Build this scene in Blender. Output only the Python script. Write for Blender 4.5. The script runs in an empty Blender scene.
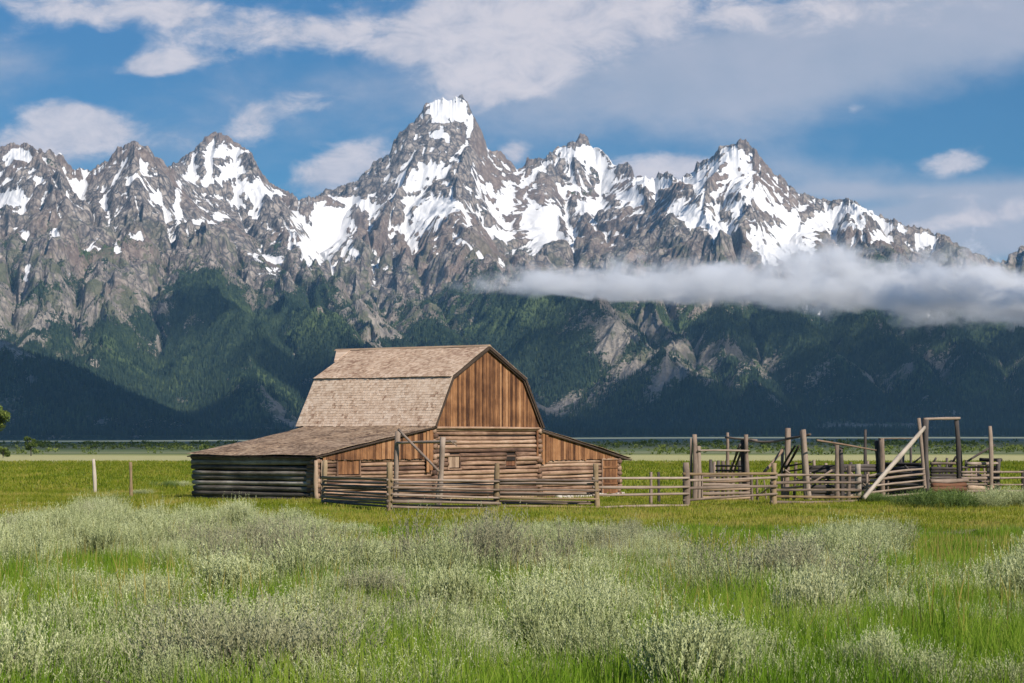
import bpy, bmesh, math, random
import numpy as np
from mathutils import Vector, Matrix

SC = bpy.context.scene
COL = SC.collection
rad = math.radians

# ------------------------------------------------------------------ camera, light, exposure
F = 2250.0          # focal length in pixels of the 1024 px wide frame
HZ = 434.0          # image row of the true horizon
ZC = 3.2            # eye height above the barn's ground
cam_d = bpy.data.cameras.new('camera')
cam = bpy.data.objects.new('camera', cam_d)
COL.objects.link(cam)
cam.location = (0, 0, ZC)
cam.rotation_euler = (rad(90), 0, 0)
cam_d.sensor_width = 36.0
cam_d.lens = 36.0 * F / 1024.0
cam_d.shift_y = (HZ - 341.5) / 1024.0
cam_d.clip_start = 0.5
cam_d.clip_end = 60000
SC.camera = cam

SUN_AZ = 140.0      # degrees from the view direction (+Y), clockwise
SUN_EL = 36.0
sun_d = bpy.data.lights.new('sun', 'SUN')
sun_d.energy = 4.8
sun_d.angle = rad(0.5)
sun_d.color = (1.0, 0.93, 0.84)
sun = bpy.data.objects.new('sun', sun_d)
COL.objects.link(sun)
SUNV = Vector((math.sin(rad(SUN_AZ)) * math.cos(rad(SUN_EL)), math.cos(rad(SUN_AZ)) * math.cos(rad(SUN_EL)), math.sin(rad(SUN_EL))))
sun.rotation_euler = SUNV.to_track_quat('Z', 'Y').to_euler()

SC.view_settings.view_transform = 'Standard'
SC.view_settings.look = 'None'
SC.view_settings.exposure = 0.55
SC.view_settings.gamma = 1.0
SC.cycles.max_bounces = 6
SC.cycles.diffuse_bounces = 2
SC.cycles.glossy_bounces = 2
SC.cycles.transparent_max_bounces = 16
SC.cycles.volume_bounces = 2
SC.cycles.volume_step_rate = 0.1
SC.cycles.volume_max_steps = 256


# ------------------------------------------------------------------ node helper
class NT:
    def __init__(s, tree):
        s.t = tree
        s.t.nodes.clear()
        s.n = tree.nodes

    def new(s, typ, **kw):
        nd = s.n.new(typ)
        for k, v in kw.items():
            setattr(nd, k, v)
        return nd

    def put(s, sock, v):
        if v is None:
            return
        if hasattr(v, 'is_output') or isinstance(v, bpy.types.NodeSocket):
            s.t.links.new(v, sock)
        else:
            if isinstance(v, (tuple, list)) and len(v) == 3 and sock.type == 'RGBA':
                v = (*v, 1)
            sock.default_value = v

    def math(s, op, a, b=None, c=None, clamp=False):
        nd = s.new('ShaderNodeMath', operation=op, use_clamp=clamp)
        s.put(nd.inputs[0], a); s.put(nd.inputs[1], b); s.put(nd.inputs[2], c)
        return nd.outputs[0]

    def vmath(s, op, a, b=None):
        nd = s.new('ShaderNodeVectorMath', operation=op)
        s.put(nd.inputs[0], a); s.put(nd.inputs[1], b)
        return nd.outputs[0]

    def mix(s, f, a, b, blend='MIX'):
        nd = s.new('ShaderNodeMix', data_type='RGBA', blend_type=blend)
        nd.clamp_factor = True
        s.put(nd.inputs[0], f); s.put(nd.inputs[6], a); s.put(nd.inputs[7], b)
        return nd.outputs[2]

    def ramp(s, v, lo, hi, a=0.0, b=1.0, smooth=True):
        nd = s.new('ShaderNodeMapRange', interpolation_type='SMOOTHSTEP' if smooth else 'LINEAR')
        nd.clamp = True
        s.put(nd.inputs[0], v); s.put(nd.inputs[1], lo); s.put(nd.inputs[2], hi); s.put(nd.inputs[3], a); s.put(nd.inputs[4], b)
        return nd.outputs[0]

    def noise(s, vec, scale, detail=4, rough=0.55, dist=0.0, out=0, dims='3D', lac=2.0):
        nd = s.new('ShaderNodeTexNoise', noise_dimensions=dims)
        s.put(nd.inputs['Vector'], vec); s.put(nd.inputs['Scale'], scale); s.put(nd.inputs['Detail'], detail)
        s.put(nd.inputs['Roughness'], rough); s.put(nd.inputs['Distortion'], dist); s.put(nd.inputs['Lacunarity'], lac)
        return nd.outputs[out]

    def voro(s, vec, scale, feature='F1', out=0, rnd=1.0):
        nd = s.new('ShaderNodeTexVoronoi', feature=feature)
        s.put(nd.inputs['Vector'], vec); s.put(nd.inputs['Scale'], scale); s.put(nd.inputs['Randomness'], rnd)
        return nd.outputs[out]

    def sep(s, v):
        nd = s.new('ShaderNodeSeparateXYZ'); s.put(nd.inputs[0], v)
        return nd.outputs

    def comb(s, x, y, z):
        nd = s.new('ShaderNodeCombineXYZ'); s.put(nd.inputs[0], x); s.put(nd.inputs[1], y); s.put(nd.inputs[2], z)
        return nd.outputs[0]

    def attr(s, name, out='Fac'):
        nd = s.new('ShaderNodeAttribute', attribute_name=name)
        return nd.outputs[out]

    def bump(s, h, strength=0.5, dist=0.02, normal=None):
        nd = s.new('ShaderNodeBump')
        s.put(nd.inputs['Height'], h); s.put(nd.inputs['Strength'], strength); s.put(nd.inputs['Distance'], dist)
        if normal is not None:
            s.put(nd.inputs['Normal'], normal)
        return nd.outputs[0]

    def cramp(s, v, stops):
        nd = s.new('ShaderNodeValToRGB')
        el = nd.color_ramp.elements
        while len(el) < len(stops):
            el.new(0.5)
        for e, (p, c) in zip(el, stops):
            e.position = p; e.color = (*c, 1)
        s.put(nd.inputs[0], v)
        return nd.outputs[0]


def material(name):
    m = bpy.data.materials.new(name)
    m.use_nodes = True
    return m, NT(m.node_tree)


def surf(nt, col, rough=0.85, normal=None, spec=0.2):
    p = nt.new('ShaderNodeBsdfPrincipled')
    nt.put(p.inputs['Base Color'], col); nt.put(p.inputs['Roughness'], rough)
    nt.put(p.inputs['Specular IOR Level'], spec)
    if normal is not None:
        nt.put(p.inputs['Normal'], normal)
    o = nt.new('ShaderNodeOutputMaterial')
    nt.t.links.new(p.outputs[0], o.inputs['Surface'])
    return p


# ------------------------------------------------------------------ world: sky and high clouds
W = bpy.data.worlds.new('World')
SC.world = W
W.use_nodes = True
nt = NT(W.node_tree)
sky = nt.new('ShaderNodeTexSky', sky_type='NISHITA')
sky.sun_disc = False
sky.sun_elevation = rad(SUN_EL)
sky.sun_rotation = rad(SUN_AZ)
sky.altitude = 2000
sky.air_density = 1.0
sky.dust_density = 0.2
sky.ozone_density = 3.0
SKY_STRENGTH = 0.11
tc = nt.new('ShaderNodeTexCoord')
dx, dy, dz = nt.sep(tc.outputs['Generated'])
yy = nt.math('MAXIMUM', nt.math('ABSOLUTE', dy), 0.15)
px = nt.math('MULTIPLY', nt.math('DIVIDE', dx, yy), F / 100)    # bearing of the view ray, hundreds of image pixels
py = nt.math('MULTIPLY', nt.math('DIVIDE', dz, yy), F / 100)
P = nt.comb(px, py, 0.0)
skycol = nt.new('ShaderNodeHueSaturation')
skycol.inputs['Saturation'].default_value = 1.12
nt.put(skycol.inputs['Color'], sky.outputs[0])
wst = nt.vmath('MULTIPLY', P, (0.55, 1.0, 1.0))
n1 = nt.noise(wst, 1.1, 6, 0.58, 0.25)
n2 = nt.noise(nt.vmath('ADD', wst, (7.3, 2.1, 0.6)), 3.4, 7, 0.66, 0.35)
nn = nt.math('ADD', nt.math('MULTIPLY', nt.math('SUBTRACT', n1, 0.5), 1.5), nt.math('MULTIPLY', nt.math('SUBTRACT', n2, 0.5), 0.75))


def blobs(lst):
    tot = None
    for (x, y, rx, ry, amp, ang) in lst:
        cx, cy = (x - 512) / 100, (HZ - y) / 100
        ca, sa = math.cos(rad(ang)), math.sin(rad(ang))
        ux = nt.math('SUBTRACT', px, cx); uy = nt.math('SUBTRACT', py, cy)
        a = nt.math('MULTIPLY_ADD', ux, ca * 100 / rx, nt.math('MULTIPLY', uy, sa * 100 / rx))
        b = nt.math('MULTIPLY_ADD', ux, -sa * 100 / ry, nt.math('MULTIPLY', uy, ca * 100 / ry))
        r2 = nt.math('ADD', nt.math('MULTIPLY', a, a), nt.math('MULTIPLY', b, b))
        g = nt.math('MULTIPLY', nt.math('EXPONENT', nt.math('MULTIPLY', r2, -1.0)), amp)
        tot = g if tot is None else nt.math('ADD', tot, g)
    return tot


#          x    y   rx  ry  amp  tilt
puffy = blobs([(60, 5, 80, 26, 0.75, -5), (290, 32, 170, 34, 0.80, 0), (520, 40, 120, 52, 1.0, 0), (495, 84, 58, 24, 0.85, 10), (170, 6, 60, 16, .5, 0),
               (157, 66, 40, 13, 1.0, 4), (72, 116, 62, 22, 0.95, -8), (50, 146, 130, 28, 0.85, 0), (345, 166, 60, 28, 1.05, 18), (20, 40, 40, 14, .4, 0),
               (305, 102, 42, 15, 0.62, 0), (252, 128, 30, 22, 0.62, 0), (645, 170, 44, 22, 0.95, 0), (952, 162, 46, 19, 1.0, 8),
               (852, 112, 12, 20, 0.62, 20), (868, 106, 16, 6, .6, 0), (720, 8, 260, 34, 0.8, 0), (690, 170, 34, 18, 0.85, 0), (515, 152, 24, 16, 0.7, 0), (930, 196, 60, 7, .5, 0), (1010, 212, 150, 15, .8, 9)])
veil = blobs([(660, 75, 260, 55, 0.85, 6), (860, 50, 210, 66, 0.95, 12), (1000, 212, 210, 26, 1.5, 9), (850, 192, 140, 9, 0.8, 0), (940, 238, 200, 30, 1.2, 0),
              (1020, 10, 120, 50, 0.5, 0), (760, 175, 280, 16, 0.55, 0), (10, 60, 50, 36, 0.55, 0), (420, 110, 270, 50, 0.22, 0), (250, 60, 200, 40, .2, 0), (60, 150, 160, 40, .6, 0)])
m_puff = nt.ramp(nt.math('ADD', puffy, nn), 0.38, 0.88)
m_veil = nt.ramp(nt.math('ADD', veil, nt.math('MULTIPLY', nn, 0.75)), 0.1, 1.15, 0.0, 0.85)
front = nt.ramp(dy, 0.0, 0.3)
m_back = nt.math('MULTIPLY', nt.ramp(nn, 0.05, 0.5), nt.math('SUBTRACT', 1.0, front))
m_puff = nt.math('ADD', nt.math('MULTIPLY', m_puff, front), m_back, clamp=True)
m_veil = nt.math('MULTIPLY', m_veil, front)
c_puff = nt.mix(nt.ramp(nt.math('ADD', n2, nt.math('MULTIPLY', puffy, 0.18)), 0.35, 0.85), (2.6, 2.8, 3.5), (4.9, 4.55, 4.75))
c_veil = nt.mix(n1, (1.9, 2.35, 3.1), (3.9, 3.75, 4.2))
lowsky = nt.ramp(nt.math('ABSOLUTE', dz), 0.12, 0.5)
blue = nt.mix(1.0, skycol.outputs[0], nt.mix(lowsky, (0.17, 0.33, 0.405), (0.8, 0.95, 1.0)), 'MULTIPLY')
c = nt.mix(m_veil, blue, c_veil)
c = nt.mix(nt.math('MULTIPLY', m_puff, 0.92), c, c_puff)
bg = nt.new('ShaderNodeBackground')
nt.put(bg.inputs[0], c)
bg.inputs[1].default_value = SKY_STRENGTH
wo = nt.new('ShaderNodeOutputWorld')
nt.t.links.new(bg.outputs[0], wo.inputs[0])


# ------------------------------------------------------------------ mesh helpers
def np_mesh(name, V, Fq, mat, attrs=None, smooth=False, parent=None):
    """V (n,3); Fq list of (m,k) index arrays with k = 3 or 4."""
    me = bpy.data.meshes.new(name)
    V = np.asarray(V, np.float32)
    if not isinstance(Fq, list):
        Fq = [Fq]
    Fq = [np.asarray(f, np.int32) for f in Fq if len(f)]
    nl = sum(f.size for f in Fq); nf = sum(len(f) for f in Fq)
    me.vertices.add(len(V)); me.vertices.foreach_set('co', V.ravel())
    me.loops.add(nl); me.polygons.add(nf)
    me.loops.foreach_set('vertex_index', np.concatenate([f.ravel() for f in Fq]))
    tot = np.concatenate([np.full(len(f), f.shape[1], np.int32) for f in Fq])
    st = np.concatenate([[0], np.cumsum(tot)[:-1]]).astype(np.int32)
    me.polygons.foreach_set('loop_start', st)
    me.polygons.foreach_set('use_smooth', np.full(nf, smooth, bool))
    me.update(calc_edges=True)
    for k, a in (attrs or {}).items():
        at = me.attributes.new(k, 'FLOAT', 'POINT')
        at.data.foreach_set('value', np.asarray(a, np.float32).ravel())
    if mat is not None:
        me.materials.append(mat)
    o = bpy.data.objects.new(name, me)
    COL.objects.link(o)
    if parent is not None:
        o.parent = parent
    return o


def tag(o, label=None, cat=None, group=None, kind=None):
    if label: o['label'] = label
    if cat: o['category'] = cat
    if group: o['group'] = group
    if kind: o['kind'] = kind
    return o


def empty(name, loc, label, cat, group=None, rotz=0.0):
    o = bpy.data.objects.new(name, None)
    COL.objects.link(o)
    o.location = loc
    o.rotation_euler = (0, 0, rotz)
    o.empty_display_size = 0.2
    return tag(o, label, cat, group)


def _h(ix, iy, k):
    a = ix.astype(np.int64) * 374761393 + iy.astype(np.int64) * 668265263 + k * 974634777
    a = (a ^ (a >> 13)) * 1274126177 & 0x7fffffff
    a = (a ^ (a >> 16)) & 0xffff
    return (a / 65535.0).astype(np.float32)


def vnoise(x, y, k=0):
    """gradient noise, about -0.7 .. 0.7"""
    x = np.asarray(x, np.float64); y = np.asarray(y, np.float64)
    ix = np.floor(x); iy = np.floor(y)
    fx = (x - ix).astype(np.float32); fy = (y - iy).astype(np.float32)
    u = fx * fx * fx * (fx * (fx * 6 - 15) + 10); v = fy * fy * fy * (fy * (fy * 6 - 15) + 10)

    def g(ox, oy):
        a = _h(ix + ox, iy + oy, k) * 6.2831853
        return np.cos(a) * (fx - ox) + np.sin(a) * (fy - oy)
    return (g(0, 0) * (1 - u) + g(1, 0) * u) * (1 - v) + (g(0, 1) * (1 - u) + g(1, 1) * u) * v


def fbm(x, y, oct=4, k=0, gain=0.5):
    s = 0; a = 1.0
    for i in range(oct):
        s = s + a * vnoise(x, y, k + i); x = x * 2.03 + 3.1; y = y * 2.03 + 1.7; a *= gain
    return s


def ridged(x, y, oct=4, k=0, gain=0.5):
    s = 0; a = 1.0
    for i in range(oct):
        s = s + a * (1 - np.abs(vnoise(x, y, k + i)) * 2.2); x = x * 2.07 + 5.1; y = y * 2.07 + 1.3; a *= gain
    return s


def sstep(a, b, x):
    t = np.clip((x - a) / (b - a), 0, 1)
    return t * t * (3 - 2 * t)
# ------------------------------------------------------------------ the land
def ground_z(X, Y):
    X = np.asarray(X, float); Y = np.asarray(Y, float)
    z = 1.62 * (1 - sstep(6, 76, Y))
    az = X / np.maximum(Y, 30)
    z = z + 0.30 * sstep(30, 55, Y) * (1 - sstep(70, 88, Y)) * (1 - sstep(-0.19, -0.04, az))       # low swell under the sage
    z = z - (0.14 * sstep(107, 113, Y) + 0.20 * sstep(106, 115, Y) * sstep(-9.5, -4, X) + 0.12 * sstep(112, 130, Y) * sstep(-3, 6, X)) * (1 - sstep(140, 210, Y))
    drop = np.where(az < 0, 12.4, 12.4 - 9.0 * sstep(-0.1, 0.2, az))
    drop = 12.4 - 8.5 * sstep(-0.22, 0.12, az)
    z = z - drop * sstep(250, 5200, Y)
    z = z + 0.05 * fbm(X / 5.0, Y / 5.0, 3, 11) * sstep(5, 15, Y) * (1 - sstep(200, 400, Y))
    return z


def gz(x, y):
    return float(ground_z(np.array([x]), np.array([y]))[0])


# --- mountains -----------------------------------------------------------
CREST = [(-420, 205, 12.6), (-330, 190, 12.5), (-285, 172, 12.4), (-240, 182, 12.3), (-185, 158, 12.2), (-130, 165, 12), (-60, 150, 12), (0, 145, 12), (15, 143, 12), (30, 141.5, 12), (38, 148, 12), (50, 150, 12), (65, 156, 12), (73, 166, 12), (85, 170, 12.1), (93, 170.5, 12.1),
         (98, 163, 12), (108, 158, 12), (120, 146, 12), (134, 142.5, 12), (148, 147, 12.1), (160, 158, 12.2), (170, 166, 12.5), (176, 162, 12.8), (185, 156, 13.1), (195, 148, 13.3),
         (205, 137, 13.4), (212, 132.5, 13.5), (222, 132, 13.5), (232, 137, 13.5), (243, 145, 13.5), (252, 153, 13.5), (256, 160, 13.5), (262, 174, 13.5), (270, 181, 13.4),
         (285, 190, 13.4), (298, 197, 13.3), (310, 196, 13.3), (325, 190, 13.4), (345, 183, 13.5), (358, 179, 13.6), (367, 169, 13.7), (373, 163, 13.7), (380, 158, 13.7),
         (390, 150, 13.7), (393, 142, 13.7), (400, 131, 13.7), (410, 122, 13.7), (418, 115, 13.8), (424, 105, 13.8), (430, 101, 13.8), (440, 98.5, 13.8), (452, 97.5, 13.8), (463, 95, 13.8),
         (468, 99, 13.8), (472, 112, 13.8), (480, 128, 13.8), (484, 138, 13.8), (488, 147, 13.8), (497, 148, 13.9), (506, 156, 14), (513, 165, 14.1), (518, 172, 14.2), (522, 166, 14.2),
         (527, 158.5, 14.2), (535, 157.5, 14.2), (545, 158, 14.2), (550, 151, 14.2), (562, 145, 14.3), (575, 140, 14.3), (580, 133.5, 14.3), (588, 138, 14.3), (593, 145, 14.3), (603, 152, 14.2),
         (612, 162, 14.1), (620, 165, 14), (626, 162, 14), (632, 166, 13.9), (635, 174, 13.8), (645, 176, 13.6), (655, 179, 13.4), (658, 172, 13.3), (670, 173, 13.2), (674, 178, 13.1), (685, 175, 13),
         (693, 171, 12.9), (697, 163, 12.8), (710, 156, 12.7), (718, 148, 12.6), (725, 144, 12.6), (735, 144, 12.5), (740, 139, 12.5), (748, 141, 12.5), (755, 148, 12.5), (760, 158, 12.5),
         (768, 166, 12.5), (775, 172, 12.5), (785, 178, 12.5), (795, 190, 12.5), (805, 195, 12.5), (818, 197, 12.5), (832, 200, 12.4), (845, 198, 12.4), (858, 203, 12.4), (870, 210, 12.4),
         (885, 217, 12.4), (895, 219, 12.3), (905, 222, 12.3), (912, 227, 12.3), (920, 226, 12.3), (935, 232, 12.3), (943, 234, 12.3), (960, 245, 12.3), (975, 252, 12.4), (990, 259, 12.5),
         (1003, 262, 12.7), (1012, 253, 12.9), (1024, 245, 13), (1060, 225, 13), (1110, 205, 13), (1150, 215, 13), (1210, 190, 13), (1260, 212, 13), (1320, 225, 13), (1400, 230, 13)]
SPURS = [
    [(30, 142, 12), (42, 200, 11.3), (50, 262, 10.5), (25, 330, 9.5), (5, 380, 8.6)],
    [(-40, 150, 12), (-20, 230, 11), (-40, 320, 9.5), (-50, 380, 8.6)],
    [(134, 143, 12), (122, 220, 11.3), (112, 290, 10.2), (95, 345, 9.3), (75, 390, 8.4)],
    [(98, 163, 12), (84, 230, 11.3), (78, 290, 10.4)],
    [(150, 148, 12.1), (172, 215, 11.6), (205, 262, 10.8), (235, 300, 10.1), (258, 345, 9.2), (250, 390, 8.4)],
    [(222, 132, 13.5), (205, 185, 12.9), (218, 235, 12.1), (255, 262, 11.2), (300, 300, 10.2), (345, 340, 9.3), (390, 378, 8.5)],
    [(243, 145, 13.5), (268, 205, 12.8), (296, 256, 11.8), (330, 290, 10.8), (368, 322, 9.9)],
    [(205, 137, 13.4), (186, 190, 12.7), (190, 230, 12.0)],
    [(373, 163, 13.7), (362, 215, 13.0), (358, 262, 12.1), (366, 300, 11.2), (384, 330, 10.3), (410, 365, 9.2)],
    [(418, 115, 13.8), (405, 175, 13.3), (398, 235, 12.6), (402, 285, 11.6), (420, 318, 10.7), (470, 345, 9.6), (500, 385, 8.5)],
    [(465, 97, 13.8), (462, 160, 13.3), (470, 215, 12.6), (485, 258, 11.7), (520, 284, 10.7), (572, 296, 10.0), (618, 325, 9.3), (665, 370, 8.5)],
    [(488, 147, 13.8), (500, 195, 13.3), (520, 245, 12.6), (530, 275, 11.8)],
    [(535, 158, 14.2), (548, 200, 13.7), (572, 235, 13.1)],
    [(580, 134, 14.3), (575, 185, 13.8), (598, 225, 13.2), (610, 258, 12.4), (590, 285, 11.2)],
    [(632, 166, 13.9), (640, 215, 13.2), (625, 255, 12.4)],
    [(658, 172, 13.3), (652, 225, 12.6), (640, 270, 11.6), (640, 310, 10.4), (665, 345, 9.6), (700, 388, 8.5)],
    [(718, 148, 12.6), (705, 200, 12.0), (715, 250, 11.2), (722, 300, 10.2), (735, 350, 9.3), (755, 392, 8.5)],
    [(748, 141, 12.5), (758, 195, 11.9), (770, 250, 11.1), (792, 296, 10.2), (815, 345, 9.3), (850, 388, 8.5)],
    [(785, 178, 12.5), (808, 230, 11.8), (838, 280, 10.9), (868, 316, 10.0), (905, 360, 9.0), (930, 395, 8.4)],
    [(845, 198, 12.4), (868, 245, 11.7), (895, 288, 10.9), (935, 322, 10.0), (975, 360, 9.0)],
    [(943, 234, 12.3), (955, 280, 11.5), (985, 318, 10.6), (1030, 345, 9.6), (1070, 385, 8.6)],
    [(-185, 160, 12.2), (-170, 240, 11), (-190, 320, 9.6), (-180, 380, 8.6)], [(-285, 174, 12.4), (-300, 260, 11), (-290, 350, 9.2)], [(1210, 192, 13), (1190, 270, 11.6), (1215, 340, 9.8)], [(1290, 220, 13), (1290, 300, 11), (1310, 360, 9.2)],
    [(1040, 235, 13), (1060, 290, 11.5), (1110, 330, 10)],
]
FOOT = [[(-420, 290, 8.6), (-260, 310, 8.4), (-140, 300, 8.2), (-60, 322, 7.9), (0, 345, 7.6), (42, 380, 7.25), (90, 403, 7.0), (170, 418, 6.8)]]


def seg_field(lines, X, Y, Z0, slope, k):
    """highest of the ridges' cross-falls; ridge points given as (image column, row, km)."""
    out = np.full(X.shape, -900.0)
    for ln in lines:
        p = np.array([((x - 512) * d * 1000 / F, d * 1000, ZC + (HZ - y) * d * 1000 / F) for x, y, d in ln])
        for a, b in zip(p[:-1], p[1:]):
            d = b[:2] - a[:2]
            L2 = d @ d
            t = np.clip(((X - a[0]) * d[0] + (Y - a[1]) * d[1]) / L2, 0, 1)
            ds = np.hypot(X - a[0] - t * d[0], Y - a[1] - t * d[1])
            z = a[2] + t * (b[2] - a[2]) - slope * ds
            np.maximum(out, z, out=out)
    return out


def erosion(x, y, dx, dy, k):
    ix = np.floor(x); iy = np.floor(y)
    fx = (x - ix).astype(np.float32); fy = (y - iy).astype(np.float32)
    c = 0; s = 0; wt = 0
    for i in (-1, 0, 1):
        for j in (-1, 0, 1):
            hx = _h(ix + i, iy + j, k) * 0.8 + 0.1; hy = _h(ix + i, iy + j, k + 7) * 0.8 + 0.1
            qx = fx - i - hx; qy = fy - j - hy
            w = np.exp(-(qx * qx + qy * qy) * 2.6)
            ph = (qx * dx + qy * dy) * 6.2831853
            wt = wt + w; c = c + np.cos(ph) * w; s = s + np.sin(ph) * w
    return c / wt, s / wt


def box_blur(a, r):
    def one(b, ax):
        p = np.pad(b, [(r + 1, r) if q == ax else (0, 0) for q in (0, 1)], mode='edge')
        cs = np.cumsum(p, axis=ax)
        n = b.shape[ax]
        hi = np.take(cs, range(2 * r + 1, n + 2 * r + 1), axis=ax); lo = np.take(cs, range(0, n), axis=ax)
        return (hi - lo) / (2 * r + 1)
    return one(one(a, 0), 1)


NU, NY = 1280, 960
uu = np.linspace(-330, 1310, NU)
yv = np.linspace(6300, 14900, NY)
U, Yg = np.meshgrid(uu, yv)
Xg = (U - 512) / F * Yg
wx = 130 * fbm(Xg / 900, Yg / 900, 3, 40); wy = 130 * fbm(Xg / 900, Yg / 900, 3, 50)
soft = 0.45 + 0.55 * sstep(13.9, 12.3, 0 * Yg)
h1 = seg_field([CREST], Xg + 0.25 * wx, Yg + 0.5 * wy, 0, 1.12, 0)
h2 = seg_field(SPURS, Xg + wx, Yg + wy, 0, 0.82, 1)
h3 = seg_field(FOOT, Xg + wx * 0.6, Yg + wy * 0.6, 0, 0.42, 2)
cr = np.array(CREST)
Pc = HZ - np.interp(uu, cr[:, 0], cr[:, 1]); Dc = np.interp(uu, cr[:, 0], cr[:, 2]) * 1000
# general rise from the plain towards the crest
sY = np.clip((Yg - 7700) / (Dc[None, :] - 7700), 0, 1)
Pb = box_blur(np.repeat(Pc[None, :], 3, 0), 40)[1]
floor_ = (Pb[None, :] * Yg / F) * (0.60 * sY ** 1.25) * (Yg <= Dc[None, :]) + (Yg > Dc[None, :]) * 200
floor_ = box_blur(floor_, 6)
k_ = 60.0
hh = np.maximum(h1, h2)
H = np.maximum(hh, floor_) + k_ * np.exp(-np.abs(hh - floor_) / k_) * 0.5
H = np.maximum(H, h3)
H = np.maximum(H, -30)
near_crest = np.exp(-np.maximum(np.abs(H - h1), 0) / 160.0) * (h1 > 300)


def grads(h):
    hu = np.gradient(h, uu, axis=1); hy = np.gradient(h, yv, axis=0)
    gx = hu * F / Yg
    return gx, hy - gx * Xg / Yg


SNOW = [(450, 108, 28, 13, 1.1), (440, 133, 8, 7, .9), (425, 172, 26, 9, .75), (408, 176, 9, 12, .7), (440, 213, 34, 14, .85), (425, 226, 34, 6, .7), (470, 250, 30, 4, .8), (415, 200, 10, 9, .7), (412, 238, 5, 7, .8), (480, 160, 12, 12, .5), (490, 185, 18, 14, .5),
        (500, 215, 16, 9, .7), (505, 170, 10, 16, .6), (330, 222, 22, 26, .9), (315, 248, 22, 20, .9), (352, 192, 24, 5, .9), (300, 230, 14, 16, .6), (345, 240, 14, 18, .7),
        (545, 222, 16, 20, .95), (552, 240, 22, 9, .95), (530, 205, 8, 14, .8), (592, 208, 18, 9, .95), (537, 164, 16, 5, .9), (580, 152, 26, 7, .9), (600, 160, 14, 8, .8), (568, 188, 14, 5, .8), (608, 178, 8, 12, .7), (628, 200, 14, 10, .9), (640, 180, 14, 8, .8), (575, 178, 5, 9, .7),
        (660, 183, 20, 6, .9), (690, 180, 14, 4, .8), (735, 158, 14, 12, .8), (722, 170, 18, 6, .7), (700, 185, 6, 18, .7), (690, 215, 26, 12, .85), (720, 235, 22, 14, .75), (750, 185, 22, 14, .75), (770, 190, 16, 10, .7), (790, 215, 24, 12, .8), (770, 240, 26, 16, .75), (800, 235, 18, 18, .6), (785, 195, 14, 8, .6), (735, 200, 8, 16, .6),
        (832, 215, 22, 14, .7), (860, 215, 22, 9, .75), (890, 228, 20, 8, .6), (925, 242, 12, 8, .7), (850, 235, 16, 10, .5), (880, 245, 14, 8, .5),
        (218, 150, 14, 9, .8), (236, 152, 14, 5, .9), (208, 165, 6, 16, .75), (190, 168, 6, 9, .7), (228, 175, 12, 12, .8), (258, 195, 20, 10, .85), (265, 185, 18, 5, .85), (242, 205, 12, 10, .6), (255, 215, 6, 10, .6), (265, 255, 22, 6, .9), (240, 250, 12, 5, .6), (178, 205, 3, 22, .9), (180, 238, 9, 6, .8), (205, 220, 20, 4, .6), (275, 272, 22, 5, .5),
        (20, 158, 14, 7, .95), (10, 205, 15, 10, .95), (60, 155, 7, 3, .8), (80, 188, 6, 6, .8), (82, 172, 8, 3, .7), (72, 182, 6, 3, .6), (136, 182, 8, 6, .9), (155, 198, 6, 8, .85), (168, 210, 5, 6, .7), (103, 205, 6, 7, .6), (55, 238, 5, 14, .8), (70, 236, 4, 8, .7), (22, 240, 8, 7, .6), (92, 248, 11, 3, .8), (135, 240, 8, 5, .8), (118, 254, 5, 3, .8), (40, 188, 8, 4, .5), (78, 200, 12, 4, .5),
        (27, 285, 3, 9, .7), (70, 290, 4, 16, .4), (380, 265, 12, 16, .35), (600, 300, 8, 5, .3), (815, 308, 14, 3, .6), (930, 322, 10, 4, .6)]
yp = HZ - (H - ZC) / Yg * F
hint = 0 * H
nz = 3.0 * fbm(Xg / 60, Yg / 60, 3, 500); nz2 = 3.0 * fbm(Xg / 60, Yg / 60, 3, 520)
for (x, y, rx, ry, a) in SNOW:
    i0, i1 = np.searchsorted(uu, [x - 3.2 * rx - 8, x + 3.2 * rx + 8])
    if i1 <= i0: continue
    su = U[:, i0:i1] + nz[:, i0:i1] - x; sv = yp[:, i0:i1] + nz2[:, i0:i1] - y
    g = a * np.exp(-((su / rx) ** 4 + (sv / ry) ** 4))
    hint[:, i0:i1] = np.maximum(hint[:, i0:i1], g)
calm = 1 - 0.7 * np.clip(box_blur(hint, 3), 0, 1)
Hs = box_blur(H, 5)
gx, gy = grads(Hs)
sl = np.hypot(gx, gy) + 1e-6
steep = np.clip(sl / 0.8, 0, 1.3)
alt = np.clip(H / 500.0, 0, 1)
env = (0.25 + 0.75 * alt) * steep * (1 - 0.72 * near_crest)
E = 0 * H
cell = 560.0; amp = 50.0
px_, py_ = -gy / sl, gx / sl
tw = 1.6 * fbm(Xg / 800, Yg / 800, 2, 77)
px_, py_ = px_ * np.cos(tw) - py_ * np.sin(tw), px_ * np.sin(tw) + py_ * np.cos(tw)
ggx, ggy = gx.copy(), gy.copy()
for o in range(6):
    c, s = erosion(Xg / cell, Yg / cell, px_ * 1.15, py_ * 1.15, 100 + 20 * o)
    E += amp * env * (c - 0.15 if o == 0 else c)
    ggx = ggx - 0.55 * s * px_ * 1.15 ; ggy = ggy - 0.55 * s * py_ * 1.15
    n = np.hypot(ggx, ggy) + 1e-6
    px_, py_ = -ggy / n, ggx / n
    cell *= 0.52; amp *= 0.55
rocky = sstep(350, 800, H)
qx = Xg + 60 * fbm(Xg / 300, Yg / 300, 3, 340); qy = Yg + 60 * fbm(Xg / 300, Yg / 300, 3, 350)
st_ = np.clip(steep, 0.25, 1)
R = 0 * H
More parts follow.
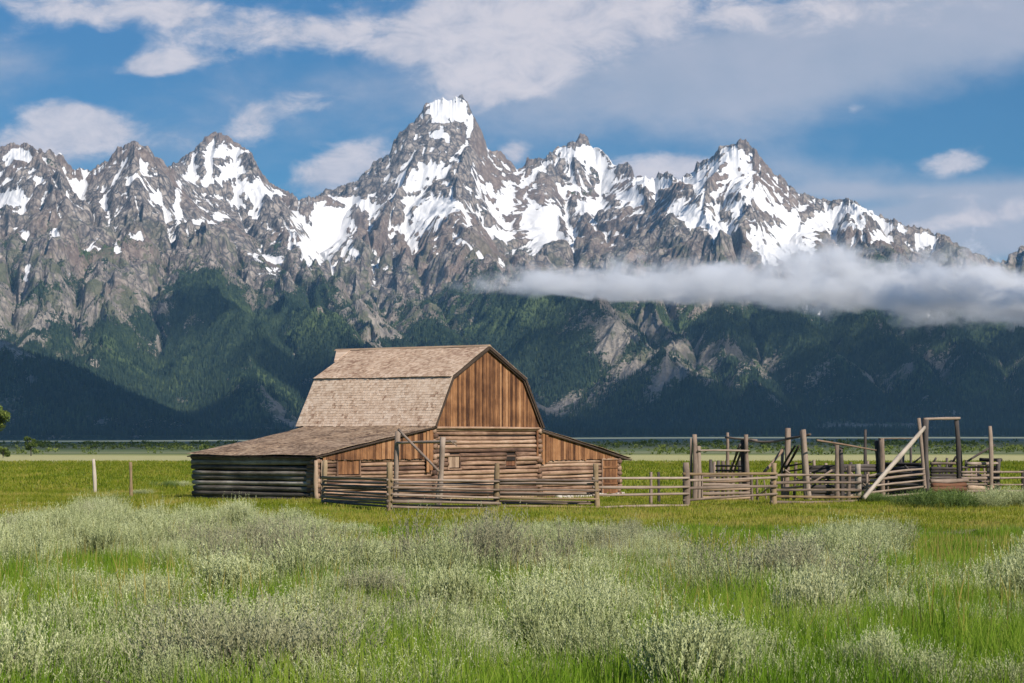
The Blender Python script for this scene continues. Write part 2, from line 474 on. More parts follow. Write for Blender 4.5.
for sc_, am_, an_, k2 in ((780, 95, 0.5, 0), (400, 62, -0.6, 10), (210, 44, 0.9, 20), (110, 27, -0.4, 30), (58, 15, 0.7, 40), (30, 8, -0.8, 50)):
    ca_, sa_ = math.cos(an_), math.sin(an_)
    rx_ = (qx * ca_ - qy * sa_) / sc_; ry_ = (qx * sa_ + qy * ca_) / (sc_ * 1.7)
    R += am_ * (0.62 - np.abs(vnoise(rx_, ry_, 300 + k2)) * 2.4) * (rocky if sc_ < 200 else 0.35 + 0.65 * rocky) * st_
# ledges: the rock breaks in cliffs and shelves
zt = (H + R + 90 * fbm(Xg / 500, Yg / 500, 3, 380) + 0.25 * Xg)
per = 105.0
fr = zt / per - np.floor(zt / per)
R += (sstep(0.30, 0.85, fr) - fr) * per * 0.62 * rocky * (0.5 + 0.5 * sstep(-0.2, 0.3, fbm(Xg / 600, Yg / 600, 2, 390)))
R *= (1 - 0.45 * near_crest)
H0 = H
H = H + (E + R) * sstep(0, 160, H0) * calm
# keep the skyline where the crest is: rescale each bearing column so its highest sight line meets the crest
ang = ((H - ZC) / Yg * F)
top = np.array([ang[:, i].max() for i in range(NU)])
jag = 4.5 * fbm(uu / 7.0, uu * 0 + 3.3, 4, 900, 0.65)
ratio = np.clip((Pc - 0.8) / top, 0.75, 1.3)
rlow = box_blur(np.repeat(ratio[None, :], 3, 0), 14)[1]
rhi = np.clip((Pc + jag - 0.8) / top / rlow, 0.85, 1.2)
wj = sstep(0.0, 1.0, np.clip(np.exp(-np.maximum(H0 - 0, 0) * 0) * near_crest, 0, 1))
kick = np.exp(-np.abs(ang - top[None, :]) / 9.0)
H = np.where(H > 0, H * (1 + (rlow[None, :] - 1) * sstep(300, 1000, H0)) * (1 + (rhi[None, :] - 1) * kick), H)
base = ground_z(Xg, Yg)
H = np.where(Yg < 6500, np.minimum(H, base - 3), H)
H = np.maximum(H, base - 3)

# where snow lies: hollows, ledges and shelves high up, and the lasting snowfields
yp = HZ - (H - ZC) / Yg * F
conc = box_blur(H, 6) - H
conc2 = box_blur(H, 2) - H
gx, gy = grads(box_blur(H, 1))
sl = np.hypot(gx, gy)
altn = sstep(480, 1350, H)
rside = 0.10 * sstep(640, 720, U) + 0.05 * sstep(480, 540, U)
snow = (0.32 * np.clip(conc / 14, -1, 1.2) + 0.25 * np.clip(conc2 / 3.0, -1, 1.2) + 0.26 * (1.15 - sl) + 0.30 * fbm(Xg / 420, Yg / 420, 3, 610) + 0.08 + rside) * altn \
    + 1.12 * hint - 0.16 * (1 - altn) + 0.10 * altn
# woods: low, not on the steepest rock, not under lasting snow
fn = fbm(Xg / 700, Yg / 700, 4, 700)
BARE = [(20, 325, 40, 26, 1), (85, 352, 28, 16, .9), (150, 300, 22, 26, .7), (110, 290, 40, 30, .7), (60, 310, 30, 20, .6), (165, 330, 20, 20, .7), (380, 320, 22, 22, .7), (672, 346, 50, 34, 1.0), (640, 315, 26, 18, .7), (735, 350, 22, 24, .6), (840, 350, 40, 14, .35), (900, 375, 30, 10, .4), (330, 300, 30, 12, .5), (415, 305, 25, 18, .7), (215, 350, 25, 12, .4), (610, 290, 50, 12, .5)]
bare = 0 * H
for (x, y, rx, ry, a) in BARE:
    bare = np.maximum(bare, a * np.exp(-(((U + 3 * nz - x) / rx) ** 2 + ((yp + 3 * nz2 - y) / ry) ** 2)))
bare = bare * np.clip(0.75 + 2.6 * fbm(Xg / 190, Yg / 190, 4, 760), 0.1, 1.15)
WOOD = [(580, 362, 42, 30, .65), (-220, 330, 120, 50, .5), (1200, 340, 120, 40, .5), (70, 285, 70, 22, .55), (150, 330, 70, 24, .5), (120, 375, 80, 24, .7), (430, 320, 40, 26, .5), (780, 330, 120, 22, .55), (900, 320, 120, 30, .7), (640, 350, 30, 30, .4), (225, 285, 60, 32, .8), (270, 310, 60, 26, .7), (60, 265, 60, 16, .35), (530, 305, 70, 30, .6), (40, 285, 20, 12, .5), (160, 262, 30, 10, .3)]
wood = 0 * H
for (x, y, rx, ry, a) in WOOD:
    wood = np.maximum(wood, a * np.exp(-(((U + 3 * nz - x) / rx) ** 2 + ((yp + 3 * nz2 - y) / ry) ** 2)))
forest = 0.66 - sstep(420, 950, H) * 0.90 + 0.9 * fn + 0.55 * fbm(Xg / 230, Yg / 230, 3, 705) - 0.30 * np.clip(sl - 0.75, 0, 1) - 1.05 * bare + wood - 0.6 * np.clip(hint, 0, 1)
idx = np.arange(NU * NY).reshape(NY, NU)
quads = np.stack([idx[:-1, :-1], idx[:-1, 1:], idx[1:, 1:], idx[1:, :-1]], -1).reshape(-1, 4)

m_mtn, nt = material('mountain_rock')
pos = nt.new('ShaderNodeNewGeometry').outputs['Position']
wp = nt.vmath('ADD', pos, nt.vmath('MULTIPLY', nt.noise(pos, 0.004, 3, 0.5, out=1), (90, 90, 90)))
nA = nt.noise(pos, 0.0016, 6, 0.6); nB = nt.noise(wp, 0.016, 6, 0.68); nC = nt.noise(nt.vmath('MULTIPLY', wp, (1, 1, 0.25)), 0.05, 4, 0.65)
nD = nt.noise(pos, 0.09, 3, 0.6)
nE = nt.noise(nt.vmath('MULTIPLY', wp, (1.0, 1.0, 0.6)), 0.032, 5, 0.7, 0.6)
crk = nt.voro(nt.vmath('MULTIPLY', wp, (1, 1, 0.45)), 0.022, 'DISTANCE_TO_EDGE')
rk = nt.math('ADD', nt.math('MULTIPLY', nB, 0.45), nt.math('ADD', nt.math('MULTIPLY', nC, 0.25), nt.math('MULTIPLY', nE, 0.38)))
rock = nt.cramp(rk, [(0.41, (0.030, 0.029, 0.033)), (0.50, (0.125, 0.105, 0.092)), (0.56, (0.255, 0.215, 0.182)), (0.67, (0.42, 0.365, 0.31))])
rock = nt.mix(nt.ramp(crk, 0.0, 0.13, 0.85, 0.0), rock, (0.055, 0.052, 0.055))
rock = nt.mix(nt.ramp(nA, 0.48, 0.62), rock, nt.mix(0.6, rock, (0.19, 0.135, 0.105)))
zz = nt.sep(pos)[2]
low = nt.ramp(zz, 300, 900, 1, 0)
rock = nt.mix(nt.math('MULTIPLY', low, 0.55), rock, (0.30, 0.262, 0.21))
scrub = nt.math('MULTIPLY', nt.ramp(nt.math('ADD', nt.noise(pos, 0.007, 5, 0.65), nt.math('MULTIPLY', nt.math('SUBTRACT', nE, 0.5), 0.5)), 0.48, 0.60), nt.ramp(zz, 1250, 800))
rock = nt.mix(nt.math('MULTIPLY', scrub, 0.8), rock, nt.mix(nE, (0.035, 0.045, 0.028), (0.11, 0.115, 0.055)))
fcol = nt.cramp(nt.math('ADD', nt.math('MULTIPLY', nD, 0.6), nt.math('MULTIPLY', nB, 0.45)), [(0.38, (0.010, 0.020, 0.014)), (0.55, (0.024, 0.038, 0.020)), (0.70, (0.055, 0.075, 0.032))])
brush = nt.mix(nD, (0.055, 0.085, 0.030), (0.11, 0.14, 0.05))
fcol = nt.mix(nt.math('MULTIPLY', nt.ramp(nA, 0.52, 0.62), 0.7), fcol, brush)
ff = nt.math('ADD', nt.attr('forest'), nt.math('ADD', nt.math('MULTIPLY', nt.math('SUBTRACT', nB, 0.5), 1.5), nt.math('MULTIPLY', nt.math('SUBTRACT', nD, 0.5), 1.6)))
fm = nt.ramp(ff, 0.22, 0.38)
nS = nt.noise(nt.vmath('MULTIPLY', wp, (1.0, 1.0, 0.55)), 0.028, 5, 0.7, 0.8)
ss = nt.math('ADD', nt.attr('snow'), nt.math('ADD', nt.math('MULTIPLY', nt.math('SUBTRACT', nB, 0.5), 0.8), nt.math('ADD', nt.math('MULTIPLY', nt.math('SUBTRACT', nS, 0.5), 1.1), nt.math('MULTIPLY', nt.math('SUBTRACT', nD, 0.5), 0.35))))
sm = nt.ramp(ss, 0.455, 0.575)
col = nt.mix(fm, rock, fcol)
col = nt.mix(sm, col, (0.62, 0.605, 0.59))
bh = nt.math('ADD', nt.math('MULTIPLY', nB, 16.0), nt.math('ADD', nt.math('MULTIPLY', nE, 12.0), nt.math('MULTIPLY', nD, nt.math('MULTIPLY_ADD', fm, 6.0, 1.5))))
bh = nt.math('MULTIPLY', bh, nt.math('MULTIPLY_ADD', sm, -0.93, 1.0))
surf(nt, col, 0.9, nt.bump(bh, 1.0, 1.0), 0.1)
mt = np_mesh('mountain_range', np.stack([Xg, Yg, H], -1).reshape(-1, 3), quads, m_mtn, {'snow': snow, 'forest': forest})
# conifers on the slopes, one small pyramid each
rng = np.random.default_rng(5)
dens = sstep(0.12, 0.5, forest + 0.35 * fbm(Xg / 160, Yg / 160, 3, 730)) * (Yg < 12200) * (H > base + 2) * (0.35 + 0.65 * sstep(1000, 500, H))
dens = dens + 0.16 * sstep(350, 600, H) * sstep(1300, 950, H) * sstep(-0.6, 0.2, forest + .5 * fbm(Xg / 120, Yg / 120, 3, 731)) * (hint < 0.3)
dens *= (Yg / 9000.0) ** 2
gxx, gyy = grads(box_blur(H, 3))
dens *= np.clip(0.55 - gyy * -1.0, 0.15, 1.2)
pr = dens.ravel() / dens.sum()
NTREE = 190000
pick = rng.choice(pr.size, NTREE, p=pr)
jx = rng.uniform(-.5, .5, NTREE) * 9; jy = rng.uniform(-.5, .5, NTREE) * 9
tx = Xg.ravel()[pick] + jx; ty = Yg.ravel()[pick] + jy
tz = H.ravel()[pick] + gxx.ravel()[pick] * jx + gyy.ravel()[pick] * jy
hgt = rng.uniform(11, 23, NTREE) * np.clip(1.15 - tz / 1600, 0.45, 1.1); wd = hgt * rng.uniform(0.17, 0.26, NTREE)
a0 = rng.uniform(0, 6.28, NTREE)
TV = np.empty((NTREE, 4, 3))
for q in range(3):
    TV[:, q, 0] = tx + wd * np.cos(a0 + q * 2.0944); TV[:, q, 1] = ty + wd * np.sin(a0 + q * 2.0944); TV[:, q, 2] = tz - 3
TV[:, 3, 0] = tx; TV[:, 3, 1] = ty; TV[:, 3, 2] = tz + hgt
ti = np.arange(NTREE)[:, None] * 4
TF = np.concatenate([ti + np.array([0, 1, 3]), ti + np.array([1, 2, 3]), ti + np.array([2, 0, 3])])
m_wood, nt = material('far_conifers')
cN = nt.attr('tone')
surf(nt, nt.cramp(cN, [(0.0, (0.012, 0.024, 0.016)), (0.6, (0.028, 0.045, 0.024)), (1.0, (0.075, 0.10, 0.035))]), 0.9, None, 0.1)
tone = np.repeat(np.clip(rng.normal(0.4, 0.2, NTREE) + 0.5 * fbm(tx / 300, ty / 300, 2, 750), 0, 1), 4)
wd_o = np_mesh('forest', TV.reshape(-1, 3), TF, m_wood, {'tone': tone})
tag(wd_o, 'dark conifer forest on the lower slopes of the range', 'forest', kind='stuff')
tag(mt, 'snow streaked grey rock peaks above dark wooded lower slopes', 'mountains', kind='structure')
del quads

# --- the plain: one sheet from under the camera to beyond the range -------
ys = np.concatenate([np.arange(-40, 4, 4.0), np.arange(4, 130, 0.6), np.geomspace(130, 16000, 150)])
xs = np.linspace(-1, 1, 161)
xs = np.sign(xs) * (0.25 * np.abs(xs) + 0.75 * np.abs(xs) ** 3)
half = np.maximum(40, 0.45 * ys + 30)
GX = xs[None, :] * half[:, None]; GY = np.repeat(ys[:, None], len(xs), 1)
GZ = ground_z(GX, GY)
gi = np.arange(GX.size).reshape(GX.shape)
gq = np.stack([gi[:-1, :-1], gi[:-1, 1:], gi[1:, 1:], gi[1:, :-1]], -1).reshape(-1, 4)
m_gr, nt = material('meadow_ground')
pos = nt.new('ShaderNodeNewGeometry').outputs['Position']
X_, Y_, Z_ = nt.sep(pos)
stretch = nt.vmath('MULTIPLY', pos, (0.35, 1, 1))
a1 = nt.noise(pos, 0.9, 5, 0.6); a2 = nt.noise(stretch, 0.09, 4, 0.55); a3 = nt.noise(pos, 9.0, 3, 0.6)
a4 = nt.noise(nt.vmath('MULTIPLY', pos, (0.3, 1, 1)), 0.012, 5, 0.6)
g = nt.cramp(nt.math('ADD', nt.math('MULTIPLY', a2, 0.6), nt.math('MULTIPLY', a1, 0.4)), [(0.36, (0.13, 0.185, 0.016)), (0.5, (0.215, 0.235, 0.024)), (0.64, (0.30, 0.26, 0.05))])
g = nt.mix(nt.math('MULTIPLY', a3, 0.5), g, (0.10, 0.115, 0.02))
yw = nt.math('ADD', Y_, nt.math('MULTIPLY', nt.math('SUBTRACT', nt.noise(pos, 0.03, 3), 0.5), 40))
far = nt.ramp(yw, 130, 200)
g = nt.mix(nt.math('MULTIPLY', far, 0.6), g, nt.mix(nt.ramp(a2, 0.4, 0.6), (0.13, 0.185, 0.010), (0.21, 0.20, 0.02)))
straw = nt.math('MULTIPLY', nt.ramp(yw, 232, 262), nt.ramp(yw, 330, 370, 1, 0))
g = nt.mix(straw, g, nt.mix(a4, (0.27, 0.26, 0.11), (0.37, 0.34, 0.17)))
olive = nt.math('MULTIPLY', nt.ramp(yw, 330, 370), 1.0)
g = nt.mix(olive, g, nt.mix(nt.ramp(a4, 0.4, 0.6), (0.085, 0.11, 0.05), (0.15, 0.16, 0.085)))
sage = nt.ramp(nt.math('ADD', Y_, nt.math('MULTIPLY', nt.math('SUBTRACT', a4, 0.5), 500)), 750, 1100)
g = nt.mix(sage, g, nt.mix(nt.ramp(a4, 0.35, 0.65), (0.15, 0.17, 0.12), (0.23, 0.24, 0.17)))
pale = nt.math('MULTIPLY', nt.ramp(Y_, 1750, 1950), nt.ramp(Y_, 2250, 2500, 1, 0))
pale = nt.math('MULTIPLY', pale, nt.ramp(nt.math('ADD', nt.math('DIVIDE', X_, Y_), nt.math('MULTIPLY', a4, 0.05)), -0.06, 0.0, 1, 0.25))
g = nt.mix(pale, g, (0.46, 0.46, 0.40))
wood = nt.ramp(Y_, 5000, 5300)
g = nt.mix(wood, g, nt.mix(nt.noise(pos, 0.05, 3), (0.012, 0.024, 0.016), (0.035, 0.05, 0.025)))
soil = nt.math('MULTIPLY', nt.attr('path'), nt.ramp(a1, 0.3, 0.55))
g = nt.mix(soil, g, nt.mix(a3, (0.25, 0.20, 0.13), (0.36, 0.30, 0.20)))
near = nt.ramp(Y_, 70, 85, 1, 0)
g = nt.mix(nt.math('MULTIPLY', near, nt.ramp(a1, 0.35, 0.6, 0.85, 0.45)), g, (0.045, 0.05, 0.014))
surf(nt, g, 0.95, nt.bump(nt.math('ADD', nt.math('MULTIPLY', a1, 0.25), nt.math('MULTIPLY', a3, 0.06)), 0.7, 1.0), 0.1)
# the worn track that comes in from the right
tr = np.array([(13.2, 62.0), (14.5, 66.0), (12.5, 69.0), (14, 72), (18, 76), (30, 84)])
dd = np.full(GX.shape, 99.0)
for a, b in zip(tr[:-1], tr[1:]):
    d = b - a; t = np.clip(((GX - a[0]) * d[0] + (GY - a[1]) * d[1]) / (d @ d), 0, 1)
    dd = np.minimum(dd, np.hypot(GX - a[0] - t * d[0], GY - a[1] - t * d[1]))
pathm = 1 - sstep(0.5, 2.2, dd)
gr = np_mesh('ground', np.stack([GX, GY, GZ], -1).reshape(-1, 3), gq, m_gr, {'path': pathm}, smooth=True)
tag(gr, 'flat green and straw coloured meadow running out to the wooded foot of the range', 'ground', kind='structure')

# --- air ------------------------------------------------------------------
def box_mesh(name, lo, hi, mat):
    x0, y0, z0 = lo; x1, y1, z1 = hi
    V = [(x0, y0, z0), (x1, y0, z0), (x1, y1, z0), (x0, y1, z0), (x0, y0, z1), (x1, y0, z1), (x1, y1, z1), (x0, y1, z1)]
    Q = [(0, 3, 2, 1), (4, 5, 6, 7), (0, 1, 5, 4), (1, 2, 6, 5), (2, 3, 7, 6), (3, 0, 4, 7)]
    return np_mesh(name, V, np.array(Q), mat)


m_hz = bpy.data.materials.new('air'); m_hz.use_nodes = True
nt = NT(m_hz.node_tree)
pv = nt.new('ShaderNodeVolumePrincipled')
pv.inputs['Color'].default_value = (0.36, 0.68, 1.0, 1)
pv.inputs['Density'].default_value = 1.7e-5
pv.inputs['Anisotropy'].default_value = 0.0
o_ = nt.new('ShaderNodeOutputMaterial')
nt.t.links.new(pv.outputs[0], o_.inputs['Volume'])
hz = box_mesh('haze', (-9000, -80, -20), (9000, 16500, 2350), m_hz)
tag(hz, 'thin blue air between the meadow and the far range', 'haze', kind='stuff')


# --- clouds ---------------------------------------------------------------
def cloud_mat(name, dens, noise=0.0, aniso=0.3):
    m = bpy.data.materials.new(name); m.use_nodes = True
    n = NT(m.node_tree)
    v = n.new('ShaderNodeVolumePrincipled')
    v.inputs['Color'].default_value = (0.97, 0.97, 0.98, 1)
    v.inputs['Density'].default_value = dens
    v.inputs['Anisotropy'].default_value = aniso
    o = n.new('ShaderNodeOutputMaterial')
    n.t.links.new(v.outputs[0], o.inputs['Volume'])
    return m, n, v


def lump(name, loc, rx, ry, rz, mat, seed, rough=0.35, sub=5):
    bm = bmesh.new()
    bmesh.ops.create_icosphere(bm, subdivisions=sub, radius=1)
    V = np.array([v.co for v in bm.verts])
    a = fbm(V[:, 0] * 1.7 + seed * 3.1, V[:, 1] * 1.7 + V[:, 2] * 1.3, 4, seed * 10)
    b = fbm(V[:, 0] * 5 + seed, V[:, 1] * 5 + V[:, 2] * 3.1, 3, seed * 10 + 5)
    r = 1 + rough * (a * 1.3 + 0.5 * b)
    for v, s in zip(bm.verts, r):
        v.co = (v.co.x * rx * s, v.co.y * ry * s, v.co.z * rz * (0.7 + 0.3 * s))
    me = bpy.data.meshes.new(name); bm.to_mesh(me); bm.free()
    me.materials.append(mat)
    o = bpy.data.objects.new(name, me); COL.objects.link(o)
    o.location = loc
    return o


m_sc, _, _ = cloud_mat('shadowing_cloud', 0.0032)
CLZ = 3100.0
def shade(x, y, km, rx, ry, seed, rz=420):
    """a cloud overhead whose shadow falls where bearing column x, row y meets the slope at that distance"""
    Y = km * 1000; X = (x - 512) * Y / F; Z = ZC + (HZ - y) * Y / F
    t = (CLZ - Z) / SUNV.z
    o = lump('cloud', (X + SUNV.x * t, Y + SUNV.y * t, CLZ), rx, ry, rz, m_sc, seed)
    return tag(o, 'broken cloud drifting over the foot of the range', 'cloud', 'clouds overhead that shade the foot of the range', kind='stuff')
CLOUDS_AT = [(130, 425, 7.15, 1750, 1500, 1), (540, 425, 7.1, 1500, 1400, 2), (930, 425, 7.4, 1600, 1500, 3), (440, 372, 8.7, 480, 560, 4), (930, 370, 8.9, 620, 500, 5), (205, 305, 10.1, 170, 210, 7), (330, 360, 9.0, 260, 260, 8), (600, 441, 1.75, 2600, 1000, 10)]
for a in CLOUDS_AT:
    shade(*a)

# the bank that clings to the slopes below the peaks
m_bk = bpy.data.materials.new('bank_cloud'); m_bk.use_nodes = True
nt = NT(m_bk.node_tree)
tcb = nt.new('ShaderNodeNewGeometry').outputs['Position']
bx, by, bz = nt.sep(tcb)
CBY, CBX0, CBX1 = 9500.0, -600.0, 3600.0
wv = nt.vmath('MULTIPLY', tcb, (0.55, 0.7, 1.0))
f1 = nt.noise(wv, 0.0070, 8, 0.70, 0.35)
f2 = nt.noise(tcb, 0.0011, 2, 0.5)
rightw = nt.ramp(bx, 300, 2100)
zc_ = nt.math('ADD', nt.math('MULTIPLY_ADD', rightw, -55.0, 612.0), nt.math('MULTIPLY', nt.math('SUBTRACT', f2, 0.5), 190.0))
hz_ = nt.math('MULTIPLY_ADD', rightw, 62.0, 62.0)
f3 = nt.noise(nt.vmath('MULTIPLY', tcb, (1, 0.6, 0.0)), 0.0021, 3, 0.6)
hz_ = nt.math('MULTIPLY', hz_, nt.ramp(f3, 0.34, 0.66, 0.55, 1.65))
up = nt.math('DIVIDE', nt.math('SUBTRACT', bz, zc_), hz_)
up = nt.math('MULTIPLY', up, nt.ramp(up, -0.1, 0.1, 1.9, 0.75))
dn = nt.math('DIVIDE', nt.math('SUBTRACT', by, CBY), 520.0)
lf = nt.ramp(bx, CBX0 + 60, CBX0 + 900, 2.2, 0.0)
rr_ = nt.math('ADD', nt.math('MULTIPLY', up, up), nt.math('ADD', nt.math('MULTIPLY', dn, dn), lf))
d_ = nt.math('ADD', nt.math('SUBTRACT', 0.75, nt.math('MULTIPLY', rr_, 0.62)), nt.math('MULTIPLY', nt.math('SUBTRACT', f1, 0.5), 5.2))
d_ = nt.ramp(d_, 0.1, 1.1)
v = nt.new('ShaderNodeVolumePrincipled')
v.inputs['Color'].default_value = (0.96, 0.96, 0.97, 1)
nt.put(v.inputs['Density'], nt.math('MULTIPLY', d_, 0.0115))
o_ = nt.new('ShaderNodeOutputMaterial')
nt.t.links.new(v.outputs[0], o_.inputs['Volume'])
cb = box_mesh('cloud_bank', (CBX0, CBY - 800, 330), (CBX1, CBY + 800, 1020), m_bk)
tag(cb, 'long low bank of grey white cloud lying across the slopes below the right peaks', 'cloud', kind='stuff')
# ------------------------------------------------------------------ wood materials
def wood_mat(name, stops, dark=(0.04, 0.03, 0.025), grain_axis=2, streak=0.6, wear=0.5, bump=0.6):
    """weathered timber: grain along the local axis 'gx' coordinate carried by the mesh, tone per piece"""
    m, n = material(name)
    gu, gv, tone = n.attr('gu'), n.attr('gv'), n.attr('tone')
    v = n.comb(n.math('MULTIPLY', gu, 0.9), n.math('MULTIPLY', gv, 9.0), n.math('MULTIPLY', tone, 37.0))
    g1 = n.noise(v, 1.6, 6, 0.65, 0.3)
    g2 = n.noise(n.vmath('MULTIPLY', v, (1.0, 4.0, 1.0)), 2.4, 4, 0.65)
    pos = n.new('ShaderNodeTexCoord').outputs['Object']
    blot = n.noise(pos, 0.8, 4, 0.6)
    k = n.math('ADD', n.math('MULTIPLY', g1, 0.55), n.math('ADD', n.math('MULTIPLY', tone, 0.42), n.math('MULTIPLY', n.math('SUBTRACT', blot, 0.5), wear)))
    c = n.cramp(k, stops)
    c = n.mix(n.math('MULTIPLY', n.ramp(g2, 0.52, 0.70), streak), c, dark)
    surf(n, c, 0.85, n.bump(n.math('ADD', g1, g2), bump, 0.02), 0.15)
    return m


m_log = wood_mat('barn_log', [(0.22, (0.040, 0.023, 0.018)), (0.42, (0.145, 0.084, 0.056)), (0.60, (0.30, 0.190, 0.125)), (0.88, (0.47, 0.355, 0.265))], streak=0.75)
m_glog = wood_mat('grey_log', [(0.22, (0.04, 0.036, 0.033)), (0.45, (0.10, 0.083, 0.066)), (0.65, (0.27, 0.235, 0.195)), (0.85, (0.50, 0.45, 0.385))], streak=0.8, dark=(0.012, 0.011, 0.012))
m_board = wood_mat('gable_board', [(0.20, (0.045, 0.020, 0.011)), (0.42, (0.140, 0.064, 0.030)), (0.60, (0.255, 0.122, 0.054)), (0.88, (0.38, 0.215, 0.112))], streak=0.9, dark=(0.045, 0.022, 0.014), wear=0.7)
m_pale = wood_mat('pale_board', [(0.2, (0.14, 0.09, 0.06)), (0.6, (0.32, 0.225, 0.155)), (0.9, (0.44, 0.34, 0.25))], streak=0.5)
m_shin = wood_mat('roof_shingle', [(0.15, (0.20, 0.115, 0.075)), (0.35, (0.42, 0.295, 0.205)), (0.62, (0.56, 0.425, 0.315)), (0.88, (0.66, 0.535, 0.42))], streak=0.25, dark=(0.10, 0.06, 0.045), wear=0.45)
m_shin2 = wood_mat('old_roof_shingle', [(0.20, (0.11, 0.070, 0.050)), (0.42, (0.27, 0.185, 0.122)), (0.64, (0.37, 0.265, 0.18)), (0.88, (0.47, 0.365, 0.265))], streak=0.3, dark=(0.07, 0.045, 0.035), wear=0.9)
m_dark = wood_mat('shade_toned_timber', [(0.2, (0.02, 0.014, 0.011)), (0.6, (0.07, 0.048, 0.035)), (0.9, (0.13, 0.095, 0.07))])  # dark tones put the roof underside's shade into the colour
m_post = wood_mat('tan_post', [(0.2, (0.08, 0.052, 0.028)), (0.5, (0.22, 0.155, 0.088)), (0.9, (0.36, 0.27, 0.175))])
m_rail = wood_mat('grey_rail', [(0.2, (0.06, 0.046, 0.038)), (0.45, (0.19, 0.140, 0.106)), (0.7, (0.30, 0.235, 0.185)), (0.95, (0.40, 0.345, 0.30))])
m_bleach = wood_mat('bleached_post', [(0.2, (0.20, 0.165, 0.125)), (0.6, (0.38, 0.325, 0.265)), (0.9, (0.48, 0.425, 0.36))], streak=0.4)
m_old = wood_mat('dark_grey_post', [(0.2, (0.018, 0.015, 0.014)), (0.5, (0.06, 0.050, 0.045)), (0.9, (0.15, 0.128, 0.115))])
m_sill = wood_mat('rust_brown_timber', [(0.2, (0.09, 0.045, 0.028)), (0.5, (0.15, 0.066, 0.034)), (0.9, (0.32, 0.165, 0.09))], streak=0.9)
m_stone, nt = material('foundation_stone')
tc_ = nt.new('ShaderNodeTexCoord').outputs['Object']
surf(nt, nt.cramp(nt.noise(tc_, 3.0, 5, 0.6), [(0.3, (0.24, 0.20, 0.17)), (0.7, (0.52, 0.47, 0.42))]), 0.9, nt.bump(nt.noise(tc_, 8, 4), 0.8, 0.05))
m_blk, nt = material('chink_and_painted_dark')
surf(nt, nt.mix(nt.noise(nt.new('ShaderNodeTexCoord').outputs['Object'], 6, 3), (0.010, 0.008, 0.007), (0.03, 0.022, 0.018)), 0.9)  # near-black for chinking; also paints the unlit inside of the window

RNG = np.random.default_rng(11)


